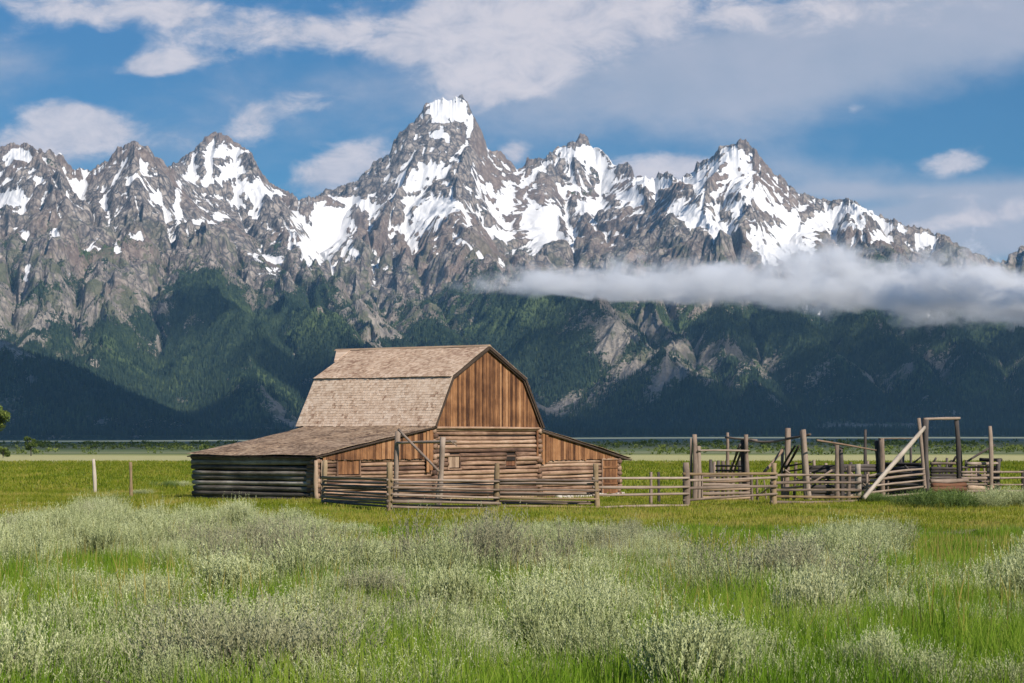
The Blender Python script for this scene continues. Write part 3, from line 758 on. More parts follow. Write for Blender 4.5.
class MB:
    """collects timber pieces into one mesh; every vertex carries grain coordinates and its piece's tone"""
    def __init__(s):
        s.V = []; s.Q = []; s.T = []; s.gu = []; s.gv = []; s.tn = []; s.n = 0

    def add(s, V, Q, T, gu, gv, tone):
        V = np.asarray(V, float)
        s.V.append(V)
        if Q is not None and len(Q): s.Q.append(np.asarray(Q) + s.n)
        if T is not None and len(T): s.T.append(np.asarray(T) + s.n)
        s.gu.append(np.broadcast_to(gu, len(V))); s.gv.append(np.broadcast_to(gv, len(V)))
        s.tn.append(np.full(len(V), tone)); s.n += len(V)

    def pole(s, a, b, r0, r1=None, seg=7, ns=9, wob=0.25, tone=None, bend=0.0):
        """a tapered, slightly crooked round timber from a to b"""
        a = np.asarray(a, float); b = np.asarray(b, float)
        r1 = r0 if r1 is None else r1
        d = b - a; L = np.linalg.norm(d); d = d / L
        h = np.array([0, 0, 1.0]) if abs(d[2]) < 0.8 else np.array([1.0, 0, 0])
        e1 = np.cross(d, h); e1 /= np.linalg.norm(e1); e2 = np.cross(e1, d)
        ts = np.linspace(0, 1, seg)
        ph = RNG.uniform(0, 6.28, 4); off = RNG.uniform(0, 50)
        rr = (r0 + (r1 - r0) * ts) * (1 + 0.10 * np.sin(ts * 7 + ph[0]) + 0.05 * RNG.normal(size=seg))
        w = wob * max(r0, r1)
        c = a + ts[:, None] * (b - a) + (np.sin(ts * 4.5 + ph[1]) - (1 - ts) * math.sin(ph[1]) - ts * math.sin(4.5 + ph[1]))[:, None] * w * e1 \
            + ((np.sin(ts * 3.7 + ph[2]) - (1 - ts) * math.sin(ph[2]) - ts * math.sin(3.7 + ph[2])) * w + bend * 4 * ts * (1 - ts))[:, None] * e2
        an = np.arange(ns) / ns * 2 * math.pi + ph[3]
        lump = 1 + 0.08 * np.sin(2 * an + ph[2]) + 0.05 * np.sin(3 * an + ph[1])
        V = c[:, None, :] + rr[:, None, None] * lump[None, :, None] * (np.cos(an)[None, :, None] * e1 + np.sin(an)[None, :, None] * e2)
        V = V.reshape(-1, 3)
        i = np.arange(seg - 1)[:, None] * ns; j = np.arange(ns)[None, :]; j2 = (j + 1) % ns
        Q = np.stack([i + j, i + j2, i + ns + j2, i + ns + j], -1).reshape(-1, 4)
        gu = np.repeat(ts * L, ns) + off; gv = np.tile(an * r0, seg)
        V = np.concatenate([V, [c[0]], [c[-1]]])
        gu = np.concatenate([gu, [gu[0], gu[-1]]]); gv = np.concatenate([gv, [0.3, 0.3]])
        k = seg * ns
        T = [(k, q2, q1) for q1, q2 in zip(range(ns), [(q + 1) % ns for q in range(ns)])] + [(k + 1, k - ns + q1, k - ns + (q1 + 1) % ns) for q1 in range(ns)]
        s.add(V, Q, T, gu, gv, RNG.uniform(0.1, 0.9) if tone is None else tone)

    def hexa(s, P8, axis_u=0, tone=None):
        """a sawn piece from 8 corners (bottom four, then top four, both counter-clockwise)"""
        P = np.asarray(P8, float)
        F = [(0, 3, 2, 1), (4, 5, 6, 7), (0, 1, 5, 4), (1, 2, 6, 5), (2, 3, 7, 6), (3, 0, 4, 7)]
        V = np.concatenate([P[list(f)] for f in F]); Q = np.arange(24).reshape(6, 4)
        ax = [P[1] - P[0], P[3] - P[0], P[4] - P[0]]
        u = ax[axis_u] / (np.linalg.norm(ax[axis_u]) + 1e-9)
        o = [a / (np.linalg.norm(a) + 1e-9) for k, a in enumerate(ax) if k != axis_u]
        t = RNG.uniform(0.1, 0.9) if tone is None else tone
        s.add(V, Q, None, V @ u + 50 * RNG.random(), V @ o[0] + V @ o[1], t)

    def box(s, lo, hi, axis_u=0, tone=None):
        x0, y0, z0 = lo; x1, y1, z1 = hi
        s.hexa([(x0, y0, z0), (x1, y0, z0), (x1, y1, z0), (x0, y1, z0), (x0, y0, z1), (x1, y0, z1), (x1, y1, z1), (x0, y1, z1)], axis_u, tone)

    def build(s, name, mat, parent=None, origin=None, smooth=False):
        V = np.concatenate(s.V)
        if origin is not None: V = V - np.asarray(origin)
        fs = []
        if s.Q: fs.append(np.concatenate(s.Q))
        if s.T: fs.append(np.concatenate(s.T))
        return np_mesh(name, V, fs, mat, {'gu': np.concatenate(s.gu), 'gv': np.concatenate(s.gv), 'tone': np.concatenate(s.tn)}, smooth, parent)


# ------------------------------------------------------------------ the barn
# local x runs along the gable front, local y runs back along the ridge, z up
BG = np.array([0.595, 0.8037]); BO = np.array([-9.55, 110.8]) + np.array([-0.8037, 0.595]) * 0.2
barn = empty('log_barn', (BO[0], BO[1], 0), 'weathered log barn with shingled gambrel roof and two lean-to sheds', 'barn', None, math.atan2(BG[1], BG[0]))


def bt(px):
    k = (px - 512) / F
    return (BO[1] * k - BO[0]) / (BG[0] - BG[1] * k)


def bz(t, y):
    return ZC + (HZ - y) * (BO[1] + BG[1] * t) / F


W0, W1 = 0.15, 27.0            # outer corners
M0, M1 = 9.45, 18.95           # main bay
RT, RZ = 14.0, 7.98             # ridge
BL, BR, BZ = 10.80, 17.40, 6.28
EL, ER, EZ = 9.25, 19.15, 3.62  # foot of the gambrel slopes
LEN = 9.6
LLEN = 8.4


def base_z(t):
    return -0.05 - 0.42 * sstep(12, 26, np.array(t)) * 1.0


def log_courses(mb, x0, x1, z0, z1, y, n, holes=(), rad=None, along='x', tone_shift=0.0, stub=0.0):
    h = (z1 - z0) / n
    r = (rad or h * 0.50)
    for i in range(n):
        zc = z0 + (i + 0.5) * h
        spans = [(x0 - RNG.uniform(0.3, 1) * stub, x1 + RNG.uniform(0.3, 1) * stub)]
        for (a, b, c, d) in holes:
            if c - 0.35 * h < zc < d + 0.35 * h:
                ns_ = []
                for (p, q) in spans:
                    if a > p and b < q: ns_ += [(p, a), (b, q)]
                    else: ns_.append((p, q))
                spans = ns_
        for (p, q) in spans:
            yo = RNG.normal() * 0.028; zo = RNG.normal() * 0.018
            A = (p, y + yo, zc + zo); B = (q, y + yo + RNG.normal() * 0.015, zc + RNG.normal() * 0.012)
            if along == 'y': A = (A[1], A[0], A[2]); B = (B[1], B[0], B[2])
            f = RNG.uniform(0.90, 1.06)
            if RNG.random() < 0.5: A, B = B, A
            mb.pole(A, B, r * f * 1.03, r * f * 0.96, seg=max(4, int(abs(q - p) / 0.7)), ns=10, wob=0.2, tone=float(np.clip(RNG.uniform(0.1, 0.9) + tone_shift, 0, 1)))


hole_hatch = (bt(338.5), bt(361), bz(3, 474.5), bz(3, 459.6))
hole_w1 = (bt(449.5), bt(461), bz(11, 468), bz(11, 455.6))
hole_w2 = (bt(507), bt(517.5), bz(16, 466), bz(16, 456))
hole_door = (bt(602.5), bt(619), -0.42, bz(25.3, 459.3))
ZL_L, ZL_M, ZL_R = 1.93, 3.58, 1.74

# the log walls: one part per face of the building
mb = MB(); log_courses(mb, M0, M1, -0.38, ZL_M, 0.16, 17, [hole_w1, hole_w2], stub=0.25); mb.build('log_wall', m_log, barn, smooth=True)
mb = MB(); log_courses(mb, W0, M0 - 0.15, -0.30, ZL_L, 0.18, 11, [hole_hatch], stub=0.18); mb.build('log_wall', m_log, barn, smooth=True)
mb = MB(); log_courses(mb, M1 + 0.15, W1, -0.40, ZL_R, 0.18, 10, [hole_door], stub=0.15); mb.build('log_wall', m_log, barn, smooth=True)
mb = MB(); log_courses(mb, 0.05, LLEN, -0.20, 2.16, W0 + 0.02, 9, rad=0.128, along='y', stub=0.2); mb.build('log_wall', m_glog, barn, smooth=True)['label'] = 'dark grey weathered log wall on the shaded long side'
mb = MB(); log_courses(mb, 0.05, LLEN, -0.45, 1.80, W1 - 0.05, 9, along='y', stub=0.2); mb.build('log_wall', m_log, barn, smooth=True)
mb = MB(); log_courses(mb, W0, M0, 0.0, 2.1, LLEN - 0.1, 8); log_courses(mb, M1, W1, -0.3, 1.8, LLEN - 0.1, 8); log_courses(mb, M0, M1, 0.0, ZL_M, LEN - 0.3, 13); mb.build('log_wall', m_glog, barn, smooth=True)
# dark packing between the logs, set behind their faces
mb = MB()
for (a, b, z0, z1, holes) in ((W0 + .1, M0, -.5, 1.95, [hole_hatch]), (M0 + .1, M1 - .1, -.5, ZL_M, [hole_w1, hole_w2]), (M1, W1 - .1, -.5, 1.75, [hole_door])):
    xs_ = sorted([a, b] + [h[0] for h in holes] + [h[1] for h in holes])
    for p, q in zip(xs_[:-1], xs_[1:]):
        hh_ = [h for h in holes if h[0] <= p + 1e-6 and h[1] >= q - 1e-6]
        if hh_:
            if hh_[0][2] - 0.02 > z0: mb.box((p, 0.20, z0), (q, 0.28, hh_[0][2] - 0.02))
            if hh_[0][3] + 0.02 < z1: mb.box((p, 0.20, hh_[0][3] + 0.02), (q, 0.28, z1))
        else:
            mb.box((p, 0.20, z0), (q, 0.28, z1))
mb.box((W0 + 0.06, 0.3, -.1), (W0 + 0.14, LLEN - .2, 2.1)); mb.box((W1 - 0.17, 0.3, -.5), (W1 - 0.09, LLEN - .2, 1.8))
mb.build('chinking', m_blk, barn)
# crossing log ends at the corners
for (x, z0, z1, n) in ((W0 + 0.02, -0.2, 1.95, 9), (M0 + 0.02, -0.35, 3.5, 14), (M1 - 0.02, -0.4, 3.5, 14), (W1 - 0.06, -0.4, 1.7, 9)):
    mb = MB()
    for i in range(n):
        h_ = (z1 - z0) / n
        z = z0 + (i + 0.5) * h_
        mb.pole((x, 0.6, z), (x + RNG.normal() * .02, -RNG.uniform(0.02, 0.16), z + RNG.normal() * .01), h_ * .53, h_ * .48, seg=3, ns=9, wob=0.05)
    mb.build('log_corner', m_log, barn, smooth=True)


def roof_line(x):
    """underside of the boards' top edge across the whole front"""
    if x < EL: return 2.14 + (x - 0.0) * (3.60 - 2.14) / 9.25
    if x < BL: return EZ + (x - EL) * (BZ - EZ) / (BL - EL)
    if x < RT: return BZ + (x - BL) * (RZ - BZ) / (RT - BL)
    if x < BR: return RZ - (x - RT) * (RZ - BZ) / (BR - RT)
    if x < ER: return BZ - (x - BR) * (BZ - EZ) / (ER - BR)
    return 3.45 - (x - ER) * (3.45 - 1.84) / (27.6 - ER)


def boards(mb, x0, x1, zb, y, w, below=0.10, skip=()):
    x = x0
    while x < x1 - 0.03:
        ww = min(w * RNG.uniform(0.8, 1.25), x1 - x)
        a, b = x + 0.010, x + ww - 0.010
        for e in (BL, RT, BR, EL, ER):
            if a < e < b: b = max(a + 0.05, e)
        z0 = zb + RNG.normal() * 0.02
        za, zb2 = roof_line(a) - below, roof_line(b) - below
        if min(za, zb2) > z0 + 0.03:
            yo = y + RNG.uniform(-0.012, 0.012); th = 0.03
            mb.hexa([(a, yo, z0), (b, yo, z0), (b, yo + th, z0), (a, yo + th, z0), (a, yo, za), (b, yo, zb2), (b, yo + th, zb2), (a, yo + th, za)], 2, float(np.clip(RNG.normal(.5, .30) - (.25 if RNG.random() < .18 else 0), -.1, 1.05)))
        x = b + 0.006


mb = MB(); boards(mb, BL - 1.5, BR + 1.6, ZL_M - 0.02, -0.02, 0.19); mb.build('gable_boards', m_board, barn)
mb = MB(); boards(mb, 0.6, M0 - 0.05, ZL_L - 0.02, 0.0, 0.24); mb.build('lean_to_boards', m_board, barn)
mb = MB(); boards(mb, M1 - 0.3, W1 - 0.1, ZL_R - 0.02, 0.0, 0.25); mb.build('lean_to_boards', m_board, barn)
mb = MB()   # back gable
boards(mb, EL + 0.1, ER - 0.1, ZL_M, LEN - 0.25, 0.4); boards(mb, 0.5, M0, 1.9, LLEN - 0.05, 0.4); boards(mb, M1, W1, 1.7, LLEN - 0.05, 0.4)
mb.build('gable_boards', m_board, barn)
# trim: sill beam under the gable boards, corner boards where the sheds meet the main bay
mb = MB(); mb.pole((M0 - 0.35, -0.03, ZL_M - 0.06), (M1 + 0.15, -0.03, ZL_M - 0.07), 0.075, 0.065, seg=12, tone=0.75); mb.build('beam', m_log, barn, smooth=True)
for (xa, xb, z0, z1) in ((M0 - 0.72, M0 - 0.50, 1.2, 3.35), (M0 - 0.45, M0 - 0.22, 1.3, 3.42), (M1 + 0.16, M1 + 0.42, 1.5, 3.30), (M1 + 0.50, M1 + 0.72, 1.6, 3.22)):
    mb = MB(); mb.box((xa, -0.07, z0), (xb, -0.035, z1), 2, RNG.uniform(0.4, 0.9)); mb.build('corner_board', m_board, barn)
mb = MB(); mb.pole((0.02, -0.08, -0.1), (-0.03, -0.08, 1.9), 0.12, 0.10, tone=0.8); mb.build('corner_post', m_pale, barn, smooth=True)
mb = MB(); mb.box((0.42, -0.06, 0.0), (0.68, -0.02, 1.86), 2, 0.9); mb.build('corner_board', m_pale, barn)


def plank_fill(name, hole, y, mat, w=0.17, frame=True, label=None):
    x0, x1, z0, z1 = hole
    mb = MB(); x = x0 + 0.04
    while x < x1 - 0.05:
        b = min(x + w * RNG.uniform(0.85, 1.2), x1 - 0.04)
        yo = y + RNG.uniform(-.008, .008)
        mb.box((x + .005, yo, z0 + 0.02), (b - .005, yo + 0.03, z1 - 0.02), 2); x = b
    o = mb.build(name, mat, barn)
    if frame:
        f = MB()
        f.box((x0 - 0.05, y - 0.06, z0 - 0.03), (x0 + 0.04, y - 0.005, z1 + 0.05), 2); f.box((x1 - 0.04, y - 0.06, z0 - 0.03), (x1 + 0.05, y - 0.005, z1 + 0.05), 2)
        f.box((x0 + 0.043, y - 0.06, z1 - 0.03), (x1 - 0.043, y - 0.005, z1 + 0.06), 0)
        if name != 'door': f.box((x0 - 0.12, y - 0.09, z0 - 0.09), (x1 + 0.12, y - 0.005, z0 - 0.033), 0)
        f.build('frame', m_log, o)
    return o


plank_fill('shutter', hole_hatch, 0.10, m_board)['label'] = 'orange brown plank shutter of the left shed'
plank_fill('shutter', hole_w1, 0.10, m_pale, 0.3)['label'] = 'pale boarded window of the main bay'
wd2 = plank_fill('window', hole_w2, 0.17, m_sill, 0.35)
mb = MB(); mb.box((hole_w2[0] + .05, 0.11, hole_w2[2] + 0.3), (hole_w2[1] - .05, 0.15, hole_w2[3] - .03), 0); mb.build('painted_opening', m_blk, wd2)  # solid near-black panel; the dark inside the window is painted on
dr = plank_fill('door', hole_door, 0.05, m_board, 0.2)
for z_ in (0.25, 1.2):
    mb = MB(); mb.box((hole_door[0] + .08, 0.005, z_), (hole_door[1] - .08, 0.036, z_ + .12), 0, .45); mb.build('ledge', m_board, dr)
# foundation stones that show under the right shed
mb = MB()
x = 20.5
while x < 27.2:
    w = RNG.uniform(0.3, 0.6); h = RNG.uniform(0.22, 0.36)
    mb.hexa([(x, -0.12, -0.75), (x + w - .03, -0.14, -0.75), (x + w - .03, 0.3, -0.75), (x, 0.3, -0.75), (x + .04, -0.06, -0.55 + h), (x + w - .07, -0.08, -0.55 + h * .95), (x + w - .05, 0.3, -0.55 + h), (x + .03, 0.3, -0.55 + h)])
    x += w
mb.build('foundation', m_stone, barn)


def shingles(mb, A, B, s0, s1, exp=0.165, w=0.17, thick=0.012, sag=0.03, curl=0.005, tone_f=None):
    """courses of split shingles on the slope from A (lower edge, x z) to B (upper edge), from y = s0 to s1"""
    A = np.array(A); B = np.array(B)
    d = B - A; L = np.hypot(*d); d = d / L
    nrm = np.array([-d[1], d[0]])
    if nrm[1] < 0: nrm = -nrm
    n = int(math.ceil(L / exp)); e = L / n
    ny = int((s1 - s0) / w)
    for i in range(n):
        edges = s0 + np.cumsum(np.concatenate([[0], RNG.uniform(0.6, 1.4, ny)])); edges = s0 + (edges - s0) / (edges[-1] - s0) * (s1 - s0)
        for a, b in zip(edges[:-1], edges[1:]):
            u0 = i * e - 0.012 + RNG.normal() * 0.012; u1 = min((i + 1) * e + 0.05, L + 0.02)
            lift = thick * 1.0 + abs(RNG.normal()) * curl
            yc = (a + b) / 2
            sg = sag * math.sin(yc * 0.9 + i * 0.1) * 0.5 + sag * 0.6 * float(vnoise(np.array([yc * 0.5]), np.array([i * 0.12]), 9)[0])
            p = lambda u, hgt: A + d * u + nrm * (hgt + sg)
            q = [p(u0, 0.004), p(u1, 0.0), p(u0, 0.004 + lift), p(u1, 0.006)]
            g = 0.004
            P = [(q[0][0], a + g, q[0][1]), (q[1][0], a + g, q[1][1]), (q[1][0], b - g, q[1][1]), (q[0][0], b - g, q[0][1]),
                 (q[2][0], a + g, q[2][1]), (q[3][0], a + g, q[3][1]), (q[3][0], b - g, q[3][1]), (q[2][0], b - g, q[2][1])]
            t = RNG.uniform(0.15, 0.85)
            if RNG.random() < 0.08: t = RNG.uniform(-0.2, 0.1)
            if tone_f is not None: t = float(np.clip(t + tone_f(yc, i / n), 0, 1))
            mb.hexa(P, 0, t)


def deck(mb, A, B, s0, s1, th=0.09, hood=None):
    """sawn boarding and rafters that carry the shingles"""
    A = np.array(A); B = np.array(B); d = (B - A) / np.hypot(*(B - A)); nrm = np.array([-d[1], d[0]])
    if nrm[1] < 0: nrm = -nrm
    A = A - nrm * 0.075; B = B - nrm * 0.075
    a0, b0 = A - nrm * 0.045, B - nrm * 0.045
    mb.hexa([(a0[0], s0, a0[1]), (b0[0], s0, b0[1]), (b0[0], s1, b0[1]), (a0[0], s1, a0[1]), (A[0], s0, A[1]), (B[0], s0, B[1]), (B[0], s1, B[1]), (A[0], s1, A[1])], 1, 0.4)


OV = 0.2
main_roof = MB()
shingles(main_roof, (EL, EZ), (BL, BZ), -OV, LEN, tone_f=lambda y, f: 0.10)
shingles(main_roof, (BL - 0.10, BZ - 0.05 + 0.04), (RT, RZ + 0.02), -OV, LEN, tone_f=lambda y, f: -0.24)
shingles(main_roof, (ER, EZ - 0.05), (BR, BZ), -OV, LEN, exp=0.3, w=0.4)
shingles(main_roof, (BR + 0.10, BZ - 0.01), (RT, RZ + 0.02), -OV, LEN, exp=0.3, w=0.4)
# the hay hood that juts out at the far end of the ridge
for sx in (-1, 1):
    for i in range(8):
        f0, f1 = i / 8, (i + 1) / 8
        yl0 = LEN + (1.25 - 0.10) * (1 - f0 * 0.92) * (f0 < 0.95); yl1 = LEN + 1.15 * (1 - f1 * 0.92)
        X0, X1 = RT + sx * 1.45 * f0, RT + sx * 1.45 * f1
        Z0, Z1 = RZ + 0.03 - 0.76 * f0, RZ + 0.03 - 0.76 * f1
        main_roof.hexa([(X1, LEN, Z1), (X0, LEN, Z0), (X0, yl0, Z0), (X1, yl1, Z1), (X1, LEN, Z1 + .03), (X0, LEN, Z0 + .03), (X0, yl0, Z0 + .03), (X1, yl1, Z1 + .03)], 1)
mr = main_roof.build('gambrel_roof', m_shin, barn)
mb = MB(); mb.hexa([(RT - .16, -OV - .02, RZ - .03), (RT + .16, -OV - .02, RZ - .03), (RT + .16, LEN + 1.2, RZ - .03), (RT - .16, LEN + 1.2, RZ - .03), (RT - .03, -OV - .02, RZ + .075), (RT + .03, -OV - .02, RZ + .075), (RT + .03, LEN + 1.2, RZ + .075), (RT - .03, LEN + 1.2, RZ + .075)], 1, 0.5); mb.build('ridge_cap', m_shin2, mr)
mb = MB()
for A, B in (((EL, EZ), (BL, BZ)), ((BL, BZ), (RT, RZ)), ((ER, EZ - .05), (BR, BZ)), ((BR, BZ), (RT, RZ))):
    deck(mb, A, B, -OV + 0.03, LEN - 0.03)
for yy_ in np.arange(-OV + 0.05, LEN, 0.72):      # rafters under the boarding
    for A, B in (((ER, EZ - .05), (BR, BZ)), ((BR, BZ), (RT, RZ)), ((EL, EZ), (BL, BZ)), ((BL, BZ), (RT, RZ))):
        A = np.array(A); B = np.array(B); d = (B - A) / np.hypot(*(B - A)); nn_ = np.array([-d[1], d[0]]); nn_ = nn_ if nn_[1] > 0 else -nn_
        p = [A - nn_ * .122, B - nn_ * .122, A - nn_ * .22, B - nn_ * .22]
        mb.hexa([(p[2][0], yy_, p[2][1]), (p[3][0], yy_, p[3][1]), (p[3][0], yy_ + .06, p[3][1]), (p[2][0], yy_ + .06, p[2][1]), (p[0][0], yy_, p[0][1]), (p[1][0], yy_, p[1][1]), (p[1][0], yy_ + .06, p[1][1]), (p[0][0], yy_ + .06, p[0][1])], 0)
mb.build('roof_deck', m_dark, barn)
# barge boards down the front edge
mb = MB()
for A, B in (((EL, EZ), (BL, BZ)), ((BL, BZ), (RT, RZ)), ((ER, EZ - .05), (BR, BZ)), ((BR, BZ), (RT, RZ))):
    A = np.array(A); B = np.array(B); d = (B - A) / np.hypot(*(B - A)); nn_ = np.array([-d[1], d[0]]); nn_ = nn_ if nn_[1] > 0 else -nn_
    p = [A + nn_ * .0, B + nn_ * .0, A - nn_ * .15, B - nn_ * .15]
    y0, y1 = -OV - 0.02, -OV + 0.025
    mb.hexa([(p[2][0], y0, p[2][1]), (p[3][0], y0, p[3][1]), (p[3][0], y1, p[3][1]), (p[2][0], y1, p[2][1]), (p[0][0], y0, p[0][1]), (p[1][0], y0, p[1][1]), (p[1][0], y1, p[1][1]), (p[0][0], y1, p[0][1])], 0, 0.35)
mb.build('barge_board', m_dark, barn)
LA, LB = (-0.12, 2.14), (EL + 0.25, 3.66)
RA, RB = (28.1, 1.76), (ER - 0.2, 3.47)
for (A, B, e, w) in ((LA, LB, 0.19, 0.19), (RA, RB, 0.25, 0.3)):
    mb = MB(); shingles(mb, A, B, -0.18, LLEN + 0.35, exp=e, w=w, sag=0.06)
    lr = mb.build('lean_to_roof', m_shin2, barn)
    mb = MB(); deck(mb, A, B, -0.16, LLEN + 0.3)
    A_ = np.array(A); B_ = np.array(B)
    for y_ in np.arange(-0.12, LLEN + 0.3, 0.9):
        mb.pole((A_[0] * .995 + .02, y_, A_[1] - 0.10), (B_[0], y_, B_[1] - 0.10), 0.055, 0.055, seg=5, ns=6)
    mb.build('rafters', m_dark, lr)
# ------------------------------------------------------------------ fences and corral
def at(x, y, Y):
    """the point at distance Y whose bearing and height are those of image column x, row y"""
    return np.array([(x - 512) * Y / F, Y, ZC + (HZ - y) * Y / F])


def gnd(x, Y, dz=0.0):
    X = (x - 512) * Y / F
    return np.array([X, Y, gz(X, Y) + dz])


class Thing:
    def __init__(s, name, px, Y, label, cat, group=None):
        p = gnd(px, Y)
        s.o = p
        s.root = empty(name, p, label, cat, group)

    def pole(s, name, a, b, r0, r1=None, mat=None, label=None, **kw):
        mb = MB(); mb.pole(a, b, r0, r1, **kw)
        o = mb.build(name, mat or m_rail, s.root, s.o, smooth=True)
        if label: o['label'] = label
        return o

    def post(s, xt, yt, Y, r=0.11, mat=None, xb=None, dY=0.0, name='post', **kw):
        """a post set in the ground at distance Y below column xb, its top at column xt, row yt"""
        xb = xt if xb is None else xb
        top = at(xt, yt, Y + dY); bot = gnd(xb, Y, -0.25)
        return s.pole(name, bot, top, r * 1.06, r * 0.92, mat, **kw)

    def rail(s, a, b, r=0.055, mat=None, name='rail', **kw):
        return s.pole(name, at(*a), at(*b), r, r * RNG.uniform(0.75, 1.0), mat, **kw)


# the long pole fence in front of the barn
FP = [(325, 460, 103.0, 0.11), (389.5, 462, 93.5, 0.125), (497, 463, 97.5, 0.125), (595.5, 463.5, 97.0, 0.12), (686, 462.5, 99.5, 0.15), (774, 463, 102.0, 0.135), (858, 464, 106.0, 0.15)]
pf = Thing('pole_fence', 497, 97.5, 'weathered pole fence on round tan posts running past the barn front', 'fence')
for i, (x, y, Y, r) in enumerate(FP):
    pf.post(x, y, Y, r, [m_post, m_post, m_post, m_post, m_rail, m_post, m_bleach][i], xb=x + (-1.5, -0.5, -0.3, 2.0, 1.0, -0.3, 1.2)[i], seg=8, ns=12, wob=0.12)
BAYS = [  # rails of each bay: (row at left post, row at right post)
    [(477.5, 480), (484.5, 487), (490.5, 494), (496.5, 500.5), (501, 507)],
    [(480, 481.5), (487.5, 490), (494.5, 498), (501.5, 503.5), (506.5, 508)],
    [(480.5, 481), (490, 490.5), (497.5, 499), (506.5, 507.5)],
    [(478.5, 478), (487.2, 486.8), (495, 493.6), (508, 505.5)],
    [(474, 473.5), (480.5, 477.5), (488.5, 486.3), (500.5, 494)],
    [(475.3, 475.3), (483, 482.6), (490, 490.2), (496.3, 497), (502, 501)],
]
for i, rows in enumerate(BAYS):
    xa, _, Ya, ra = FP[i]; xb, _, Yb, rb_ = FP[i + 1]
    for j, (ya, yb) in enumerate(rows):
        side = -1 if j % 2 == 0 else 1
        o = 0.13
        bend = 0.0
        if i == 4 and j == 3: bend = -0.10
        if j == len(rows) - 1: bend = RNG.uniform(-0.03, 0.01)
        pf.rail((xa - 3, ya, Ya - o), (xb + 3, yb, Yb - o), RNG.uniform(0.05, 0.068), m_rail if RNG.random() < .8 else m_post, seg=9, bend=bend)
        if i in (0, 1, 2) and j < 4:      # second poles laid behind, against the barn bays
            pf.rail((xa - 2, ya + 3.4, Ya + o), (xb + 2, yb + 3.2, Yb + o), 0.052, m_rail, seg=8)
pf.post(440, 478, 99.5, 0.06, m_rail, seg=4)
# short stakes that hold the rails beyond the barn's right shed
for (x, y, Y) in ((651, 472, 101), (658.5, 472, 103)):
    pf.post(x, y, Y, 0.07, m_rail if x < 655 else m_old, name='stake', seg=5)

# the tall gate frame by the left shed
for (xa, ya, Ya, xb, yb, Yb) in ((500, 483.5, 98.4, 590, 482.8, 98.2), (500, 494.5, 98.4, 590, 494.0, 98.2), (502, 503.0, 98.4, 592, 503.5, 98.2)):
    pf.rail((xa, ya, Ya), (xb, yb, Yb), 0.055, m_rail, seg=8)
gf = Thing('gate_frame', 418, 101, 'tall pole gate frame with crossbar and slanting brace by the left shed', 'gate frame')
gf.post(398, 431, 103, 0.135, m_rail, xb=395.5, seg=8)
gf.post(443, 437, 100.5, 0.135, m_rail, xb=437.5, seg=8)
gf.rail((397, 443, 102.8), (456, 441.5, 100.2), 0.07, m_rail, 'crossbar', seg=9)
gf.rail((398.5, 429.5, 102.5), (439, 471.5, 100.1), 0.055, m_rail, 'brace', seg=8)
gf.rail((449, 440, 100.3), (457, 446, 100.1), 0.025, m_rail, 'peg', seg=4)

# tall posts and log gate at the left end of the corral
lp = Thing('log_gate', 722, 113, 'low gate of thick grey logs between tall corral posts', 'gate')
lp.post(694.5, 434.5, 112, 0.13, m_rail, xb=694.5, dY=0.3, seg=8)
lp.post(691, 438, 112.3, 0.06, m_rail, xb=690, seg=7)
lp.post(698.5, 446, 112.2, 0.12, m_rail, xb=699, seg=7)
lp.post(746.0, 434.5, 114, 0.13, m_rail, xb=748.5, seg=8)
lp.post(742.8, 440, 114.3, 0.13, m_old, xb=745.5, seg=8)
lp.rail((698, 450.5, 112.0), (749, 450.8, 113.8), 0.05, seg=9)
for k, (y0, y1, r) in enumerate([(475.5, 475, .085), (480.3, 480, .10), (484.6, 485, .08), (489.3, 488.5, .10), (493.5, 493, .085), (498, 497.2, .10)]):
    lp.rail((700, y0, 112.4), (751.5, y1, 113.6), r, m_pale if k % 2 else m_rail, 'log', seg=9, wob=0.35)
lp.post(751.5, 474, 113.5, 0.075, m_rail, xb=752.5, seg=5)
lp.post(757, 476, 113.8, 0.06, m_rail, xb=758, seg=5)
lp.post(702.5, 474, 112.1, 0.05, m_rail, xb=702, seg=5)
for dx_ in (0, 4.2):
    lp.rail((740 + dx_, 444.5, 114.1), (729.5 + dx_, 473, 116.0), 0.06, m_old, 'brace', seg=6)

# rear run with the high top rail
hr = Thing('corral_fence', 760, 122, 'rear corral fence with tall posts joined by a sagging high rail', 'fence')
hr.post(727.6, 432.5, 124, 0.09, m_rail, xb=728.2, seg=8)
hr.post(787.8, 428, 119, 0.14, m_rail, xb=786, seg=8)
hr.post(782.5, 449, 119.4, 0.10, m_rail, xb=783.5, seg=6)
hr.post(803.2, 429.5, 115, 0.15, m_rail, xb=810, seg=9)
hr.post(801.5, 430.5, 115.4, 0.12, m_old, xb=806, seg=8)
hr.rail((725.5, 437.3, 123.8), (757, 440.3, 121.6), 0.055, seg=7)
hr.rail((750, 440.6, 121.5), (789, 438.5, 118.8), 0.06, seg=7, bend=-0.12)
hr.rail((786, 439, 118.8), (810, 434.4, 114.8), 0.065, seg=6)
hr.rail((782, 450.5, 118.8), (764, 472, 117.0), 0.085, m_pale, 'brace', seg=7)
for dx_ in (0, 4.0):
    hr.rail((795 + dx_, 446, 115.8), (779.5 + dx_, 473, 118), 0.065, m_old, 'brace', seg=6)
for (ya, yb) in ((463, 462), (468, 467.5), (473, 473), (478.5, 479), (484, 486)):
    hr.rail((783, ya + 4, 119.0), (811, yb, 115.2), 0.055, m_old if ya < 470 else m_rail, seg=6)
for (ya, yb) in ((466, 466.5), (470.5, 470), (475, 474), (480, 479)):
    hr.rail((716, ya, 125), (748, yb, 121.5), 0.06, m_old if ya < 471 else m_rail, seg=6)
